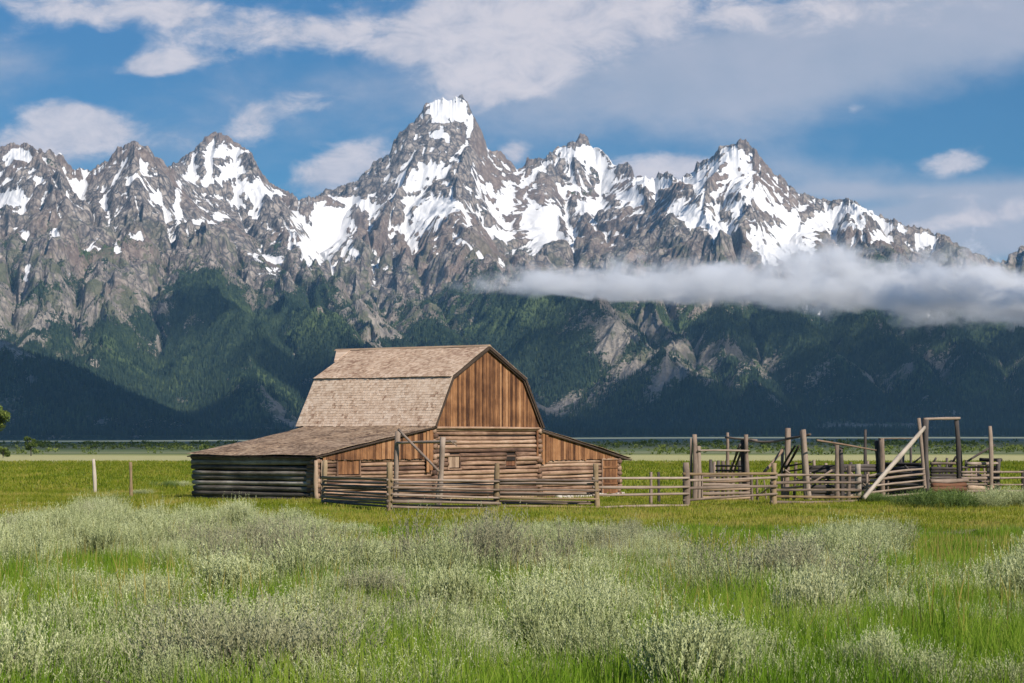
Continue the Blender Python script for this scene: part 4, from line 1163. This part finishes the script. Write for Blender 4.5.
for (x, y) in ((710.5, 459.5), (714.5, 461.5), (718.5, 460.5), (723, 461), (739.5, 460.5), (733, 462)):
    hr.post(x, y, 126 + RNG.uniform(-1, 1), 0.10, m_rail if RNG.random() < .7 else m_old, xb=x + RNG.uniform(-.8, .8), name='stake', seg=5)
for (x, xb_) in ((764, 767), (771, 770)):
    hr.post(x, 480, 113, 0.05, m_rail, xb=xb_, name='stake', seg=5)
hr.rail((757, 497, 113), (771, 486, 112), 0.05, m_rail, 'brace', seg=5)

# middle pen: dark plank walls behind, slack pole across the top
mp = Thing('stock_pen', 845, 117, 'middle stock pen with dark plank walls and a pale pole slung between posts', 'pen')
mp.post(836.8, 445, 114, 0.11, m_rail, xb=837.5, seg=7)
mp.post(840.5, 448, 117, 0.12, m_old, xb=842, seg=7)
mp.post(876.5, 440.5, 119, 0.14, m_old, xb=880.5, seg=8)
mp.post(881.2, 438, 118.6, 0.15, m_rail, xb=883.5, seg=8)
mp.rail((817, 440.3, 114.0), (876, 450.3, 118.4), 0.05, m_pale, 'pole', seg=9)
mp.rail((834, 444.8, 113.8), (843, 448.5, 116.8), 0.05, m_old, 'pole', seg=4)
mp.rail((880, 438.7, 118.4), (913, 438.6, 122), 0.04, m_rail, 'pole', seg=7)
for (ya, yb) in ((467.5, 467), (471.3, 470.5), (478, 477), (482, 481.5), (486.5, 486), (491, 490.5), (495, 494.8)):
    mp.rail((808, ya, 117.5), (838, yb, 117.9), 0.125, m_old, 'plank', seg=6)
    mp.rail((838, yb, 117.9), (879, yb - 0.6, 119.0), 0.12, m_old if ya < 493 else m_rail, 'plank', seg=7)
mp.post(849.3, 465.5, 109.0, 0.10, m_rail, xb=849.3, seg=6)
for (x, y) in ((820, 474), (862, 474), (828, 476), (855, 475)):
    mp.post(x, y, 118.6, 0.07, m_old, name='stake', seg=5)

# right: gate panel of long poles that fan out to the tall chute frame
fg = Thing('pole_gate', 900, 112, 'gate panel of long thin poles fanning out beside the tall chute frame', 'gate')
for (ya, yb) in ((475.8, 469.0), (481.2, 474.0), (487.0, 480.2), (493.4, 486.6), (498.6, 493.2), (502.0, 497.6)):
    fg.rail((866 + RNG.uniform(-2, 4), ya, 110.5), (924.5, yb, 113.0), 0.058, m_rail, seg=9, bend=RNG.uniform(0, .05))
fg.post(888, 476, 111.6, 0.055, m_rail, name='upright', seg=5)
fg.post(867, 474, 110.2, 0.06, m_rail, name='upright', seg=5)

ch = Thing('chute_frame', 942, 115, 'tall dark timber chute frame with a crossbar on top', 'chute')
ch.post(918.8, 418, 113.4, 0.09, m_rail, xb=926.5, seg=8)
ch.post(925.4, 419.5, 113.8, 0.16, m_old, xb=929.5, seg=9)
ch.post(956.2, 418.5, 116, 0.145, m_old, xb=961.0, seg=9)
ch.rail((924, 419.3, 113.7), (959.5, 418.3, 116), 0.075, m_rail, 'crossbar', seg=8)
for (ya, yb, m) in ((463.5, 463.2, m_rail), (468.4, 468.4, m_old), (471.6, 471.6, m_old), (474.8, 474.8, m_old), (478.2, 478, m_old)):
    ch.rail((931, ya, 115.2), (960, yb, 116.2), 0.085, m, 'plank', seg=6)
for (ya, yb) in ((463.3, 464.5), (467.2, 468), (470.8, 471)):
    ch.rail((884, ya + 1, 120.5), (926, yb, 118.5), 0.11, m_old, 'plank', seg=7)
for k, y in enumerate((473.5, 477.2, 481.3, 485.2, 489.0, 492.8)):
    ch.rail((882, y + .8, 119.6), (927, y, 117.6), 0.115, m_old, 'plank', seg=7)
ch.post(911, 441, 121, 0.075, m_old, xb=911.5, name='stake', seg=6)
ch.post(902.2, 454, 121.5, 0.14, m_old, xb=901.5, name='stake', seg=5)
ch.rail((903, 470, 120), (921, 457, 119), 0.06, m_old, 'brace', seg=5)
ch.rail((949, 470, 117.6), (956, 456.5, 117.2), 0.07, m_old, 'brace', seg=5)
for x in (940, 947, 951.5):
    ch.post(x, 459.5 + RNG.uniform(-2, 2), 119.5, 0.07, m_old, name='stake', seg=5)

for (xa, ya, xb, yb, Y) in ((905, 466, 917, 478, 119), (936, 462, 944, 476, 118), (949, 465, 954, 477, 118.4), (930, 470, 936, 458, 118.8)):
    ch.rail((xa, ya, Y), (xb, yb, Y - .6), 0.06, m_old, 'brace', seg=5)
# the great rusty sill timbers lying in front of the chute
def timber(name, a, b, r, mat, label, cat='timber', group=None, seg=8):
    p, q = at(*a), at(*b)
    o = (p + q) / 2
    mb = MB(); mb.pole(p, q, r, r * .95, seg=seg, ns=14, wob=0.3)
    t = mb.build(name, mat, None, o, smooth=True); t.location = o
    return tag(t, label, cat, group)


timber('timber', (931.0, 489.9, 112.3), (966.0, 489.4, 113.5), 0.135, m_sill, 'lowest rust brown sill timber at the foot of the chute')
timber('timber', (932.0, 485.4, 112.5), (965.0, 484.6, 113.6), 0.125, m_sill, 'rust brown timber resting on the lowest sill timber')
timber('timber', (930.5, 480.9, 112.6), (967.5, 480.2, 113.8), 0.11, m_rail, 'greyish weathered timber on top of the two rusty sill timbers')
timber('timber', (966.8, 487.6, 114.4), (993, 486.8, 115.4), 0.19, m_pale, 'pale short timber lying right of the rusty sill')

# the slanting prop
timber('prop_pole', (863.8, 498.0, 104.8), (924.4, 427.6, 112.4), 0.115, m_bleach, 'long pale prop pole slanting up against the tall chute frame', 'pole', seg=12)

# right pen
rp = Thing('stock_pen', 985, 115, 'right hand pen of weathered rails with a single tall post', 'pen')
rp.post(990.0, 426, 114.6, 0.105, m_rail, xb=991.0, seg=9)
rp.post(998.8, 459, 115.2, 0.13, m_old, xb=997.5, seg=6)
rp.post(993.6, 466, 115.6, 0.11, m_old, xb=993, seg=6)
rp.rail((967.5, 461.2, 115.6), (995, 444.8, 116.2), 0.06, m_old, 'brace', seg=7)
rp.rail((980, 459.5, 116.5), (1001.5, 459.8, 115.5), 0.09, m_old, seg=6)
rp.rail((967, 463.3, 114.8), (1000, 463.0, 115.2), 0.085, m_rail, seg=6)
for (ya, yb, r) in ((472.2, 471.8, .06), (478.3, 478.0, .075), (484.3, 484.6, .055), (491.8, 490.8, .07)):
    rp.rail((961, ya, 114.2), (1002, yb + 0.2, 115.0), r, m_rail, seg=8)
    rp.rail((1000, yb + 0.2, 114.9), (1045, yb - 0.6, 117), r * .8, m_rail, seg=8)
for (ya, yb) in ((467, 467.5), (474.5, 475), (481, 481)):
    rp.rail((962, ya, 118.5), (997, yb, 118.0), 0.06, m_old if ya > 470 else m_rail, seg=6)
rp.post(1022.5, 470, 116, 0.09, m_old, xb=1022.5, seg=5)
rp.post(1044, 468, 117, 0.09, m_old, seg=5)
for (x, y) in ((971, 466), (976, 465), (984, 465.5)):
    rp.post(x, y, 117.5, 0.06, m_rail, xb=x + 1, name='stake', seg=5)

for (xa, xb, y0, y1) in ((962, 998, 467.5, 467.2), (962, 999, 475.2, 475.0), (963, 999, 481.4, 481.2), (966, 1000, 488.2, 487.8)):
    rp.rail((xa, y0, 114.9), (xb, y1, 115.5), 0.062, m_rail, seg=7)
for (xt, yt, xb) in ((966, 460, 968), (979, 463, 977), (988, 461, 986)):
    rp.post(xt, yt, 116.4, 0.07, m_old, xb=xb, name='stake', seg=5)
for (xt, yt, xb, Y) in ((796, 462, 793, 119), (814, 460, 816, 118.5), (826, 463, 824, 119.5), (851, 462, 853, 119.5), (868, 461, 869, 120), (893, 462, 892, 120.5)):
    mp.post(xt, yt, Y, 0.085, m_old if xt % 2 else m_rail, xb=xb, name='stake', seg=6)
for (xa, ya, xb, yb, Y) in ((810, 484, 832, 470, 116.5), (846, 469, 866, 486, 116.8), (785, 470, 808, 486, 117)):
    mp.rail((xa, ya, Y), (xb, yb, Y + .5), 0.055, m_rail, 'brace', seg=6)
# posts that stand alone
def lone(x, y, Y, r, mat, label, xb=None):
    p = gnd(xb or x, Y, -0.2)
    mb = MB(); mb.pole(p, at(x, y, Y), r * 1.05, r * .9, seg=7, ns=10, wob=0.15)
    o = mb.build('post', mat, None, gnd(xb or x, Y), smooth=True); o.location = gnd(xb or x, Y)
    return tag(o, label, 'post')


lone(865.3, 429.5, 128, 0.10, m_old, 'thin dark post standing alone behind the middle pen', 865)
lone(93.4, 459, 128, 0.10, m_bleach, 'pale post leaning slightly, alone in the meadow left of the barn', 95.2)
lone(130.4, 462, 119, 0.085, m_post, 'thin brown post in the grass between the pale post and the barn', 131)
# ------------------------------------------------------------------ plants
def leaf_mat(name, lo, mid, hi, trans=0.35, old=None):
    m, n = material(name)
    t = n.attr('tone')
    oi = n.new('ShaderNodeObjectInfo').outputs['Random']
    k = n.math('ADD', t, n.math('MULTIPLY', n.math('SUBTRACT', oi, 0.5), 0.35), clamp=True)
    c = n.cramp(k, [(0.0, lo), (0.5, mid), (1.0, hi)])
    if old is not None:      # some bushes are older and browner than the rest
        c = n.mix(n.ramp(oi, 0.72, 0.98, 0.0, 0.75), c, old)
    d = n.new('ShaderNodeBsdfDiffuse'); n.put(d.inputs[0], c); d.inputs[1].default_value = 0.6
    tr = n.new('ShaderNodeBsdfTranslucent'); n.put(tr.inputs[0], c)
    mx = n.new('ShaderNodeMixShader'); mx.inputs[0].default_value = trans
    n.t.links.new(d.outputs[0], mx.inputs[1]); n.t.links.new(tr.outputs[0], mx.inputs[2])
    o = n.new('ShaderNodeOutputMaterial'); n.t.links.new(mx.outputs[0], o.inputs['Surface'])
    return m


m_sage = leaf_mat('sagebrush_leaf', (0.125, 0.145, 0.055), (0.40, 0.43, 0.20), (0.68, 0.69, 0.41), 0.34, (0.25, 0.22, 0.15))
m_sageg = leaf_mat('green_shrub_leaf', (0.055, 0.090, 0.022), (0.14, 0.20, 0.055), (0.28, 0.34, 0.13), 0.3)
m_grass = leaf_mat('meadow_grass', (0.07, 0.135, 0.012), (0.17, 0.29, 0.022), (0.35, 0.40, 0.075), 0.5)
m_dry = leaf_mat('meadow_seed_grass', (0.11, 0.155, 0.013), (0.225, 0.245, 0.026), (0.38, 0.31, 0.085), 0.45)
m_stem = wood_mat('sagebrush_stem', [(0.2, (0.05, 0.038, 0.03)), (0.6, (0.15, 0.115, 0.092)), (0.9, (0.26, 0.22, 0.19))])
m_tree = leaf_mat('tree_leaf', (0.035, 0.060, 0.016), (0.11, 0.15, 0.035), (0.24, 0.27, 0.075), 0.35)
RP = np.random.default_rng(23)


def unit(v):
    return v / (np.linalg.norm(v, axis=-1, keepdims=True) + 1e-9)


def bush_arrays(R, H, nsh, nleaf, ll=0.028, lw=0.0062, seed=0, upright=1.2, spread=1.0):
    """upright leafy shoots standing on a crooked woody frame; returns leaf verts, faces, tones"""
    rg = np.random.default_rng(seed)
    # several crowns per bush give it its lumpy outline
    nc = 7
    cc = np.stack([rg.normal(size=nc) * R * .45, rg.normal(size=nc) * R * .45, rg.uniform(.62, 1.0, nc) * H], -1)
    ci = rg.integers(0, nc, nsh)
    d = unit(np.stack([rg.normal(size=nsh), rg.normal(size=nsh), rg.normal(size=nsh) * .8 + .55], -1))
    rad_ = R * 0.48
    tip = cc[ci] * np.array([1, 1, .55]) + d * np.stack([np.full(nsh, rad_), np.full(nsh, rad_), np.full(nsh, H * .42)], -1) * rg.uniform(.55, 1.05, (nsh, 1))
    tip[:, 2] = np.maximum(tip[:, 2], 0.06 + rg.uniform(0, .1, nsh))
    L = rg.uniform(.20, .50, nsh) * (0.6 + 0.6 * H)
    sd = unit(d * spread * np.array([1, 1, .4]) * .55 + np.array([0, 0, upright]) + rg.normal(size=(nsh, 3)) * .22)
    base = tip - sd * L[:, None] * 0.5
    t = (np.arange(nleaf) + .5) / nleaf
    ph = rg.uniform(0, 6.28, (nsh, 1)) + np.arange(nleaf)[None, :] * 2.4
    e1 = unit(np.cross(sd, np.array([.3, .8, .1]))); e2 = np.cross(sd, e1)
    bend = rg.normal(size=(nsh, 1, 3)) * .18
    c = base[:, None, :] + sd[:, None, :] * (L[:, None] * t[None, :])[..., None] + bend * (L[:, None] * (t ** 2)[None, :])[..., None]
    rd = np.cos(ph)[..., None] * e1[:, None, :] + np.sin(ph)[..., None] * e2[:, None, :]
    dr = unit(rd * .42 + sd[:, None, :] * 1.1 + rg.normal(size=c.shape) * .25)
    ln = ll * rg.uniform(.7, 1.4, c.shape[:2])[..., None] * (1.15 - .55 * t)[None, :, None]
    wv_ = unit(np.cross(dr, rg.normal(size=c.shape))) * lw * rg.uniform(.7, 1.3, c.shape[:2])[..., None]
    V = np.stack([c - wv_ * .5, c + wv_ * .5, c + dr * ln + wv_ * .6, c + dr * ln - wv_ * .6], 2).reshape(-1, 3)
    n = nsh * nleaf
    Q = (np.arange(n)[:, None] * 4 + np.arange(4)[None, :])
    st = rg.normal(size=nsh) * .20
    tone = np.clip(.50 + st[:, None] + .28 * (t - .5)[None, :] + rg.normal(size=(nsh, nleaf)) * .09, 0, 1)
    V[:, 2] = np.maximum(V[:, 2], 0.0)
    return V, Q, np.repeat(tone.ravel(), 4), base


def bush_mesh(name, mat, **k):
    V, Q, tone, base = bush_arrays(**k)
    o = np_mesh(name, V, Q, mat, {'tone': tone})
    return o, base


def stem_mesh(base, R, H, seed):
    rg = np.random.default_rng(seed + 900)
    mb = MB()
    for i in rg.choice(len(base), min(60, len(base)), replace=False):
        b = base[i]
        root = np.array([b[0] * .12 + rg.normal() * .03, b[1] * .12 + rg.normal() * .03, -0.04])
        mid = root + (b - root) * .5 + rg.normal(size=3) * .05
        mb.pole(root, mid, .014, .010, seg=3, ns=4, wob=.5); mb.pole(mid, b, .010, .004, seg=3, ns=4, wob=.5)
    return mb


SPEC = [dict(R=.62, H=.66, nsh=567, nleaf=28), dict(R=.50, H=.78, nsh=486, nleaf=30, upright=2.2), dict(R=.75, H=.60, nsh=648, nleaf=26, spread=1.3), dict(R=.42, H=.60, nsh=351, nleaf=30, upright=2.6),
        dict(R=.66, H=.80, nsh=594, nleaf=28, upright=2.4), dict(R=.56, H=.55, nsh=378, nleaf=22, spread=1.7, upright=.8), dict(R=.80, H=.70, nsh=702, nleaf=26, upright=1.6), dict(R=.48, H=.70, nsh=432, nleaf=32, upright=3.0)]
PROTO = []
for i, sp in enumerate(SPEC):
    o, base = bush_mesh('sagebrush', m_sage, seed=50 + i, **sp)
    s = stem_mesh(base, sp['R'], sp['H'], i).build('stems', m_stem, o)
    PROTO.append((o, s))

USED = set()
SAGE_LABEL = 'bushy sagebrush with upright grey leafy shoots in the grass before the barn'
SAGE_GROUP = 'sagebrush bushes in the foreground meadow'


def put_bush(k, x, y, rz, s, sz, with_stem, label=None, mat=None):
    src, st = PROTO[k]
    if k in USED or mat is not None:
        o = src.copy()
        if mat is not None:
            o.data = src.data.copy(); o.data.materials[0] = mat
        COL.objects.link(o)
        c = st.copy() if with_stem else None
        if c is not None: COL.objects.link(c); c.parent = o
    else:
        USED.add(k); o = src
        if not with_stem: st.parent = o
    o.location = (x, y, gz(x, y) - 0.03); o.rotation_euler = (0, 0, rz); o.scale = (s, s, sz)
    tag(o, label or SAGE_LABEL, 'sagebrush', SAGE_GROUP if label is None else None)
    return o


def sage_density(X, Y):
    """how thickly sage grows: rolling patches, open grass towards the right and beyond"""
    px = 512 + F * X / Y; py = HZ + F * (ZC - ground_z(X, Y)) / Y
    edge = np.interp(px, [-80, 0, 90, 180, 300, 420, 520, 640, 720, 800, 900, 1000, 1100], [560, 557, 541, 536, 548, 558, 565, 568, 584, 598, 596, 590, 588])
    d = sstep(-3, 7, py - edge)
    d = d * (0.40 + 2.0 * fbm(X / 2.4, Y / 3.6, 3, 61))
    gaps = [(125, 588, 60, 10, .5), (330, 612, 50, 12, .6), (270, 585, 40, 9, .4), (985, 566, 60, 12, 1.3), (350, 560, 30, 12, .5), (520, 590, 40, 12, .5), (180, 580, 30, 10, .4), (250, 625, 60, 26, .9), (60, 630, 70, 24, .75), (440, 575, 26, 16, .6), (590, 600, 110, 18, .6), (700, 620, 60, 26, .85), (650, 655, 50, 22, .5), (980, 655, 90, 26, .5), (760, 655, 30, 20, .6), (400, 560, 40, 14, .5), (120, 600, 40, 20, .5), (900, 600, 30, 16, .5), (20, 590, 30, 20, .5)]
    for (gx_, gy_, rx, ry, a) in gaps:
        d = d - a * np.exp(-(((px - gx_) / rx) ** 2 + ((py - gy_) / ry) ** 2))
    dense = [(180, 545, 200, 22, .5), (500, 660, 130, 30, .6), (450, 680, 120, 20, .5), (290, 650, 40, 24, .6), (860, 560, 40, 14, 1.0), (560, 548, 110, 12, .35), (930, 625, 110, 30, .45), (800, 590, 50, 16, .45), (380, 600, 70, 24, .4), (100, 680, 130, 18, .4), (820, 680, 70, 20, .5), (650, 575, 60, 14, .4)]
    for (gx_, gy_, rx, ry, a) in dense:
        d = d + a * np.exp(-(((px - gx_) / rx) ** 2 + ((py - gy_) / ry) ** 2))
    return d, py


cand = []
for _ in range(60000):
    Y = math.sqrt(RP.uniform(13.0 ** 2, 82.0 ** 2)); X = RP.uniform(-.255, .255) * Y
    cand.append((X, Y))
cand = np.array(cand)
dn_, pyc = sage_density(cand[:, 0], cand[:, 1])
keep = RP.random(len(cand)) < np.clip((dn_ - .16) * 2.0, 0, 1)
cand = cand[keep]
placed = []
grid = {}
for X, Y in cand:
    sz = RP.choice([.5, .62, .78, 1.0]) * RP.uniform(.85, 1.12) * (1.0 + 0.15 * sstep(22, 60, Y))
    rmin = .60 * sz * (1.0 + .25 * float(sstep(25, 60, Y)))
    g = (int(X // 2), int(Y // 2)); ok = True
    for a in range(-1, 2):
        for b in range(-1, 2):
            for (x2, y2, r2) in grid.get((g[0] + a, g[1] + b), ()):
                if (X - x2) ** 2 + (Y - y2) ** 2 < (.5 * (rmin + r2)) ** 2 * 3.1: ok = False; break
            if not ok: break
        if not ok: break
    if ok:
        grid.setdefault(g, []).append((X, Y, rmin)); placed.append((X, Y, sz))
placed.sort(key=lambda p: p[1] / p[2])
KEY = [(252, 668, 4, 1.05, .62, 'low spreading sagebrush with a dark woody gap under its crown'), (818, 600, 5, 1.15, .75, 'half bare grey brown sagebrush at the edge of the open grass'),
       (860, 563, 6, 1.3, .9, 'broad pale sagebrush standing out in the open green meadow')]
NIND = 285
for i, (X, Y, s) in enumerate(placed[:NIND]):
    put_bush(int(RP.integers(0, len(PROTO))), X, Y, RP.uniform(0, 6.28), s, s * RP.uniform(.75, 1.1), Y < 30)
for (px_k, py_k, k, s, sz, lab) in KEY:
    # ground point under that bearing and row
    Yk = 20.0
    for _ in range(40): Yk = F * (ZC - gz((px_k - 512) * Yk / F, Yk)) / (py_k - HZ)
    put_bush(k, (px_k - 512) * Yk / F, Yk, 1.3, s, sz, True, lab)
rest = placed[NIND:]
if rest:
    vs, qs, ts = [], [], []; n0 = 0
    lib = [bush_arrays(R=sp['R'], H=sp['H'], nsh=int(sp['nsh'] * .5), nleaf=13, ll=.045, lw=.012, seed=70 + i, upright=sp.get('upright', 1.2)) for i, sp in enumerate(SPEC)]
    for (X, Y, s) in rest:
        V, Q, T, _ = lib[int(RP.integers(0, len(lib)))]
        a = RP.uniform(0, 6.28)
        W_ = np.stack([V[:, 0] * math.cos(a) - V[:, 1] * math.sin(a), V[:, 0] * math.sin(a) + V[:, 1] * math.cos(a), V[:, 2] * RP.uniform(.75, 1.1)], -1) * s + np.array([X, Y, gz(X, Y) - .03])
        vs.append(W_); qs.append(Q + n0); ts.append(np.clip(T + RP.normal() * .08, 0, 1)); n0 += len(V)
    so = np_mesh('sagebrush_cover', np.concatenate(vs), np.concatenate(qs), m_sage, {'tone': np.concatenate(ts)})
    tag(so, 'distant sagebrush closing together along the far edge of the rise', 'sagebrush', kind='stuff')

# green shrubs along the foot of the chute and a few pale ones out in the meadow
GSH = [(868, 503, 106.5, 1.0, 1), (880, 505, 105.5, .9, 1), (926, 508, 99, 1.25, 1), (942, 511, 97.5, 1.5, 1), (960, 510, 98, 1.3, 1), (980, 509, 98.5, 1.5, 0), (1000, 506, 100, 1.3, 0), (1018, 507, 99.5, 1.5, 0), (1004, 490, 112.0, 1.2, 1),
       (424, 508, 97.0, .6, 1), (163, 484, 141, .8, 1), (183, 484, 142, .7, 0), (142, 491, 124, .7, 0)]
for i, (x, y, Y, s, gmat) in enumerate(GSH):
    p = gnd(x, Y)
    src = PROTO[(0, 2, 6, 4)[i % 4]][0]
    o = src.copy(); o.data = src.data.copy(); o.data.materials[0] = m_sageg if gmat else m_sage
    COL.objects.link(o); o.name = 'shrub'
    o.location = (p[0], p[1], p[2] - .05); o.rotation_euler = (0, 0, i * 1.3); o.scale = (s * 1.35, s * 1.35, s * .72)
    for q in ('group', 'label', 'category'):
        if q in o: del o[q]
    if x < 200: tag(o, ('dark green low shrub alone in the meadow left of the barn', 'pale grey shrub in the meadow just left of the barn', 'small grey shrub at the foot of the thin brown post')[i - 10], 'shrub')
    elif x < 500: tag(o, 'small green shrub at the foot of the gate frame', 'shrub')
    elif x < 890: tag(o, 'green shrub at the foot of the slanting prop pole', 'shrub', 'green shrubs at the prop pole')
    elif Y > 110: tag(o, 'green shrub growing against the rails of the right hand pen', 'shrub')
    elif gmat: tag(o, 'bright green shrub in front of the rusty sill timber', 'shrub', 'green shrubs before the sill timber')
    else: tag(o, 'pale green shrub in front of the right hand pen', 'shrub', 'pale shrubs before the right hand pen')


# --- grass ----------------------------------------------------------------
def grass(name, n, y0, y1, hlo, hhi, wlo, whi, mat, label, seed, dens=None, spread=.33, lean=.35, tones=(.5, .16), patch=.45):
    rg = np.random.default_rng(seed)
    Y = np.sqrt(rg.uniform(y0 * y0, y1 * y1, n)); X = rg.uniform(-spread, spread, n) * Y
    cl = rg.normal(size=(n, 2)) * .05
    X = X + cl[:, 0]; Y = Y + cl[:, 1]
    if dens is not None:
        k = rg.random(n) < dens(X, Y); X, Y = X[k], Y[k]; n = len(X)
    pn = fbm(X / 1.3, Y / 2.0, 3, seed)
    h = rg.uniform(hlo, hhi, n) * (1 + .7 * pn); w = rg.uniform(wlo, whi, n)
    az = rg.uniform(0, 6.28, n); ld = rg.uniform(0, 6.28, n); lm = np.abs(rg.normal(size=n)) * lean * h
    z = ground_z(X, Y) - .02
    bx_, by_ = np.cos(az) * w / 2, np.sin(az) * w / 2
    lx, ly = np.cos(ld) * lm, np.sin(ld) * lm
    V = np.empty((n, 5, 3))
    V[:, 0] = np.stack([X - bx_, Y - by_, z], -1); V[:, 1] = np.stack([X + bx_, Y + by_, z], -1)
    V[:, 2] = np.stack([X + bx_ * .8 + lx * .35, Y + by_ * .8 + ly * .35, z + h * .58], -1); V[:, 3] = np.stack([X - bx_ * .8 + lx * .35, Y - by_ * .8 + ly * .35, z + h * .58], -1)
    V[:, 4] = np.stack([X + lx, Y + ly, z + h * np.clip(1 - .3 * (lm / h) ** 2, .5, 1)], -1)
    i = np.arange(n)[:, None] * 5
    t = np.clip(tones[0] + tones[1] * rg.normal(size=n) + patch * fbm(X / 3.0, Y / 6.0, 3, seed + 40), 0, 1)
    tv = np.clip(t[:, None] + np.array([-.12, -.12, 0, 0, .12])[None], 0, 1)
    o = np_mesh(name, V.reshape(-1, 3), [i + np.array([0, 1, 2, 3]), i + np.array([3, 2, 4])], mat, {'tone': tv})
    return tag(o, label, 'grass', kind='stuff')


def not_path(X, Y):
    dd = np.full(X.shape, 99.0)
    for a, b in zip(tr[:-1], tr[1:]):
        d = b - a; t = np.clip(((X - a[0]) * d[0] + (Y - a[1]) * d[1]) / (d @ d), 0, 1)
        dd = np.minimum(dd, np.hypot(X - a[0] - t * d[0], Y - a[1] - t * d[1]))
    return .12 + .88 * sstep(.4, 2.0, dd)


def off_barn(X, Y):
    lx = (X - BO[0]) * BG[0] + (Y - BO[1]) * BG[1]; ly = -(X - BO[0]) * BG[1] + (Y - BO[1]) * BG[0]
    return 1.0 - ((lx > 0) & (lx < 27.2) & (ly > 0) & (ly < 9.5))


grass('grass', 185000, 12, 34, .18, .44, .006, .011, m_grass, 'long bright green grass between the sagebrush bushes', 301)
grass('grass', 185000, 32, 74, .14, .34, .011, .020, m_grass, 'green grass filling the gaps of the farther sagebrush', 302, dens=lambda X, Y: not_path(X, Y))
grass('grass', 235000, 62, 135, .08, .20, .018, .034, m_dry, 'short yellow green meadow grass around the fences and the barn', 303, dens=lambda X, Y: not_path(X, Y) * off_barn(X, Y), tones=(.48, .2), patch=.9)
grass('grass', 135000, 130, 260, .14, .30, .05, .09, m_dry, 'far meadow grass beyond the barn and corral', 305, tones=(.42, .2), patch=.8)
grass('grass', 9000, 16, 60, .35, .62, .010, .016, m_dry, 'scattered straw coloured seed stalks rising above the sage', 304, tones=(.9, .1), lean=.2)

# --- trees and far growth ---------------------------------------------------
def leaf_cloud(centres, radii, n, size, rg, squash=.8):
    ci = rg.integers(0, len(centres), n)
    d = unit(rg.normal(size=(n, 3))) * (rg.random((n, 1)) ** .45)
    c = centres[ci] + d * radii[ci][:, None] * np.array([1, 1, squash])
    a = unit(rg.normal(size=(n, 3))); b = unit(np.cross(a, rg.normal(size=(n, 3))))
    s = size * rg.uniform(.6, 1.4, (n, 1))
    V = np.stack([c - a * s * .5, c + b * s * .35, c + a * s * .5, c - b * s * .35], 1).reshape(-1, 3)
    tone = np.clip(.42 + .28 * d[:, 2] + .16 * rg.normal(size=n), 0, 1)
    return V, np.arange(n)[:, None] * 4 + np.arange(4)[None], np.repeat(tone, 4)


def tree(px, Y, H, spread, label, seed, low=.4, n=2600, leaf=.30, lean=0.0):
    rg = np.random.default_rng(seed)
    p = gnd(px, Y)
    t = empty('tree', p, label, 'tree')
    mb = MB(); top = np.array([lean, 0, H * .8]); mb.pole((0, 0, -.2), top, H * .035, H * .012, seg=7)
    nb = 9; cs = []
    for i in range(nb):
        z = H * rg.uniform(low, .95); a = rg.uniform(0, 6.28); r = spread * rg.uniform(.3, .8) * (1.1 - .5 * abs(z / H - .65))
        c = np.array([lean * z / H + r * math.cos(a), r * math.sin(a), z]); cs.append(c)
        mb.pole(top * (z / H) * .8, c, H * .014, H * .005, seg=5, ns=6)
    mb.build('trunk', m_old, t, smooth=True)
    cs = np.array(cs); V, Q, T = leaf_cloud(cs, np.full(nb, spread * .48) * rg.uniform(.7, 1.2, nb), n, leaf, rg)
    np_mesh('crown', V, Q, m_tree, {'tone': T}, parent=t)


tree(-6, 280, 6.9, 2.1, 'leafy tree cut by the left edge of the view', 3, low=.62, n=3200, leaf=.30)
tree(31, 330, 2.7, .85, 'small lone tree on the straw coloured strip, far left', 4, low=.35, n=900, leaf=.22)
tree(3, 300, 1.4, .9, 'low round bush tree under the leafy tree at the left edge', 6, low=.3, n=900, leaf=.22)
rg = np.random.default_rng(77)
vs, qs, ts = [], [], []; n0 = 0
for i in range(1000):
    Y = rg.uniform(345, 900); X = rg.uniform(-.36, .36) * Y
    if fbm(np.array([X / 60]), np.array([Y / 90]), 2, 81)[0] < -.12: continue
    s = rg.uniform(.35, .8) * (1.1 if X > 40 else 1.0) * (Y / 480) ** .5
    c = np.array([X, Y, gz(X, Y)]) + np.stack([rg.normal(size=5) * s * 1.8, rg.normal(size=5) * s * 1.5, rg.uniform(.3, 1.0, 5) * s], -1)
    V, Q, T = leaf_cloud(c, np.full(5, s * .75), 70, s * .55, rg)
    vs.append(V); qs.append(Q + n0); ts.append(np.clip(T + rg.normal() * .12, 0, 1)); n0 += len(V)
fo = np_mesh('willow_thicket', np.concatenate(vs), np.concatenate(qs), m_tree, {'tone': np.concatenate(ts)})
tag(fo, 'low dark willow thicket strung across the far meadow', 'thicket', kind='stuff')

# dead twig lying in the grass
Yt = 17.6
mb = MB(); a = np.array([1.80, 17.9, gz(1.8, 17.9) + .24]); b = np.array([2.06, 17.3, gz(2.06, 17.3) + .20])
mb.pole(a, b, .014, .009, seg=7, ns=6, wob=1.0, tone=.9); mb.pole(a + (b - a) * .5, a + (b - a) * .75 + np.array([.06, .02, .08]), .007, .003, seg=4, ns=5, tone=.9)
o = mb.build('dead_branch', m_rail, None, (a + b) / 2, smooth=True); o.location = (a + b) / 2
tag(o, 'bare grey branch lying in the long grass, right of the middle', 'branch')
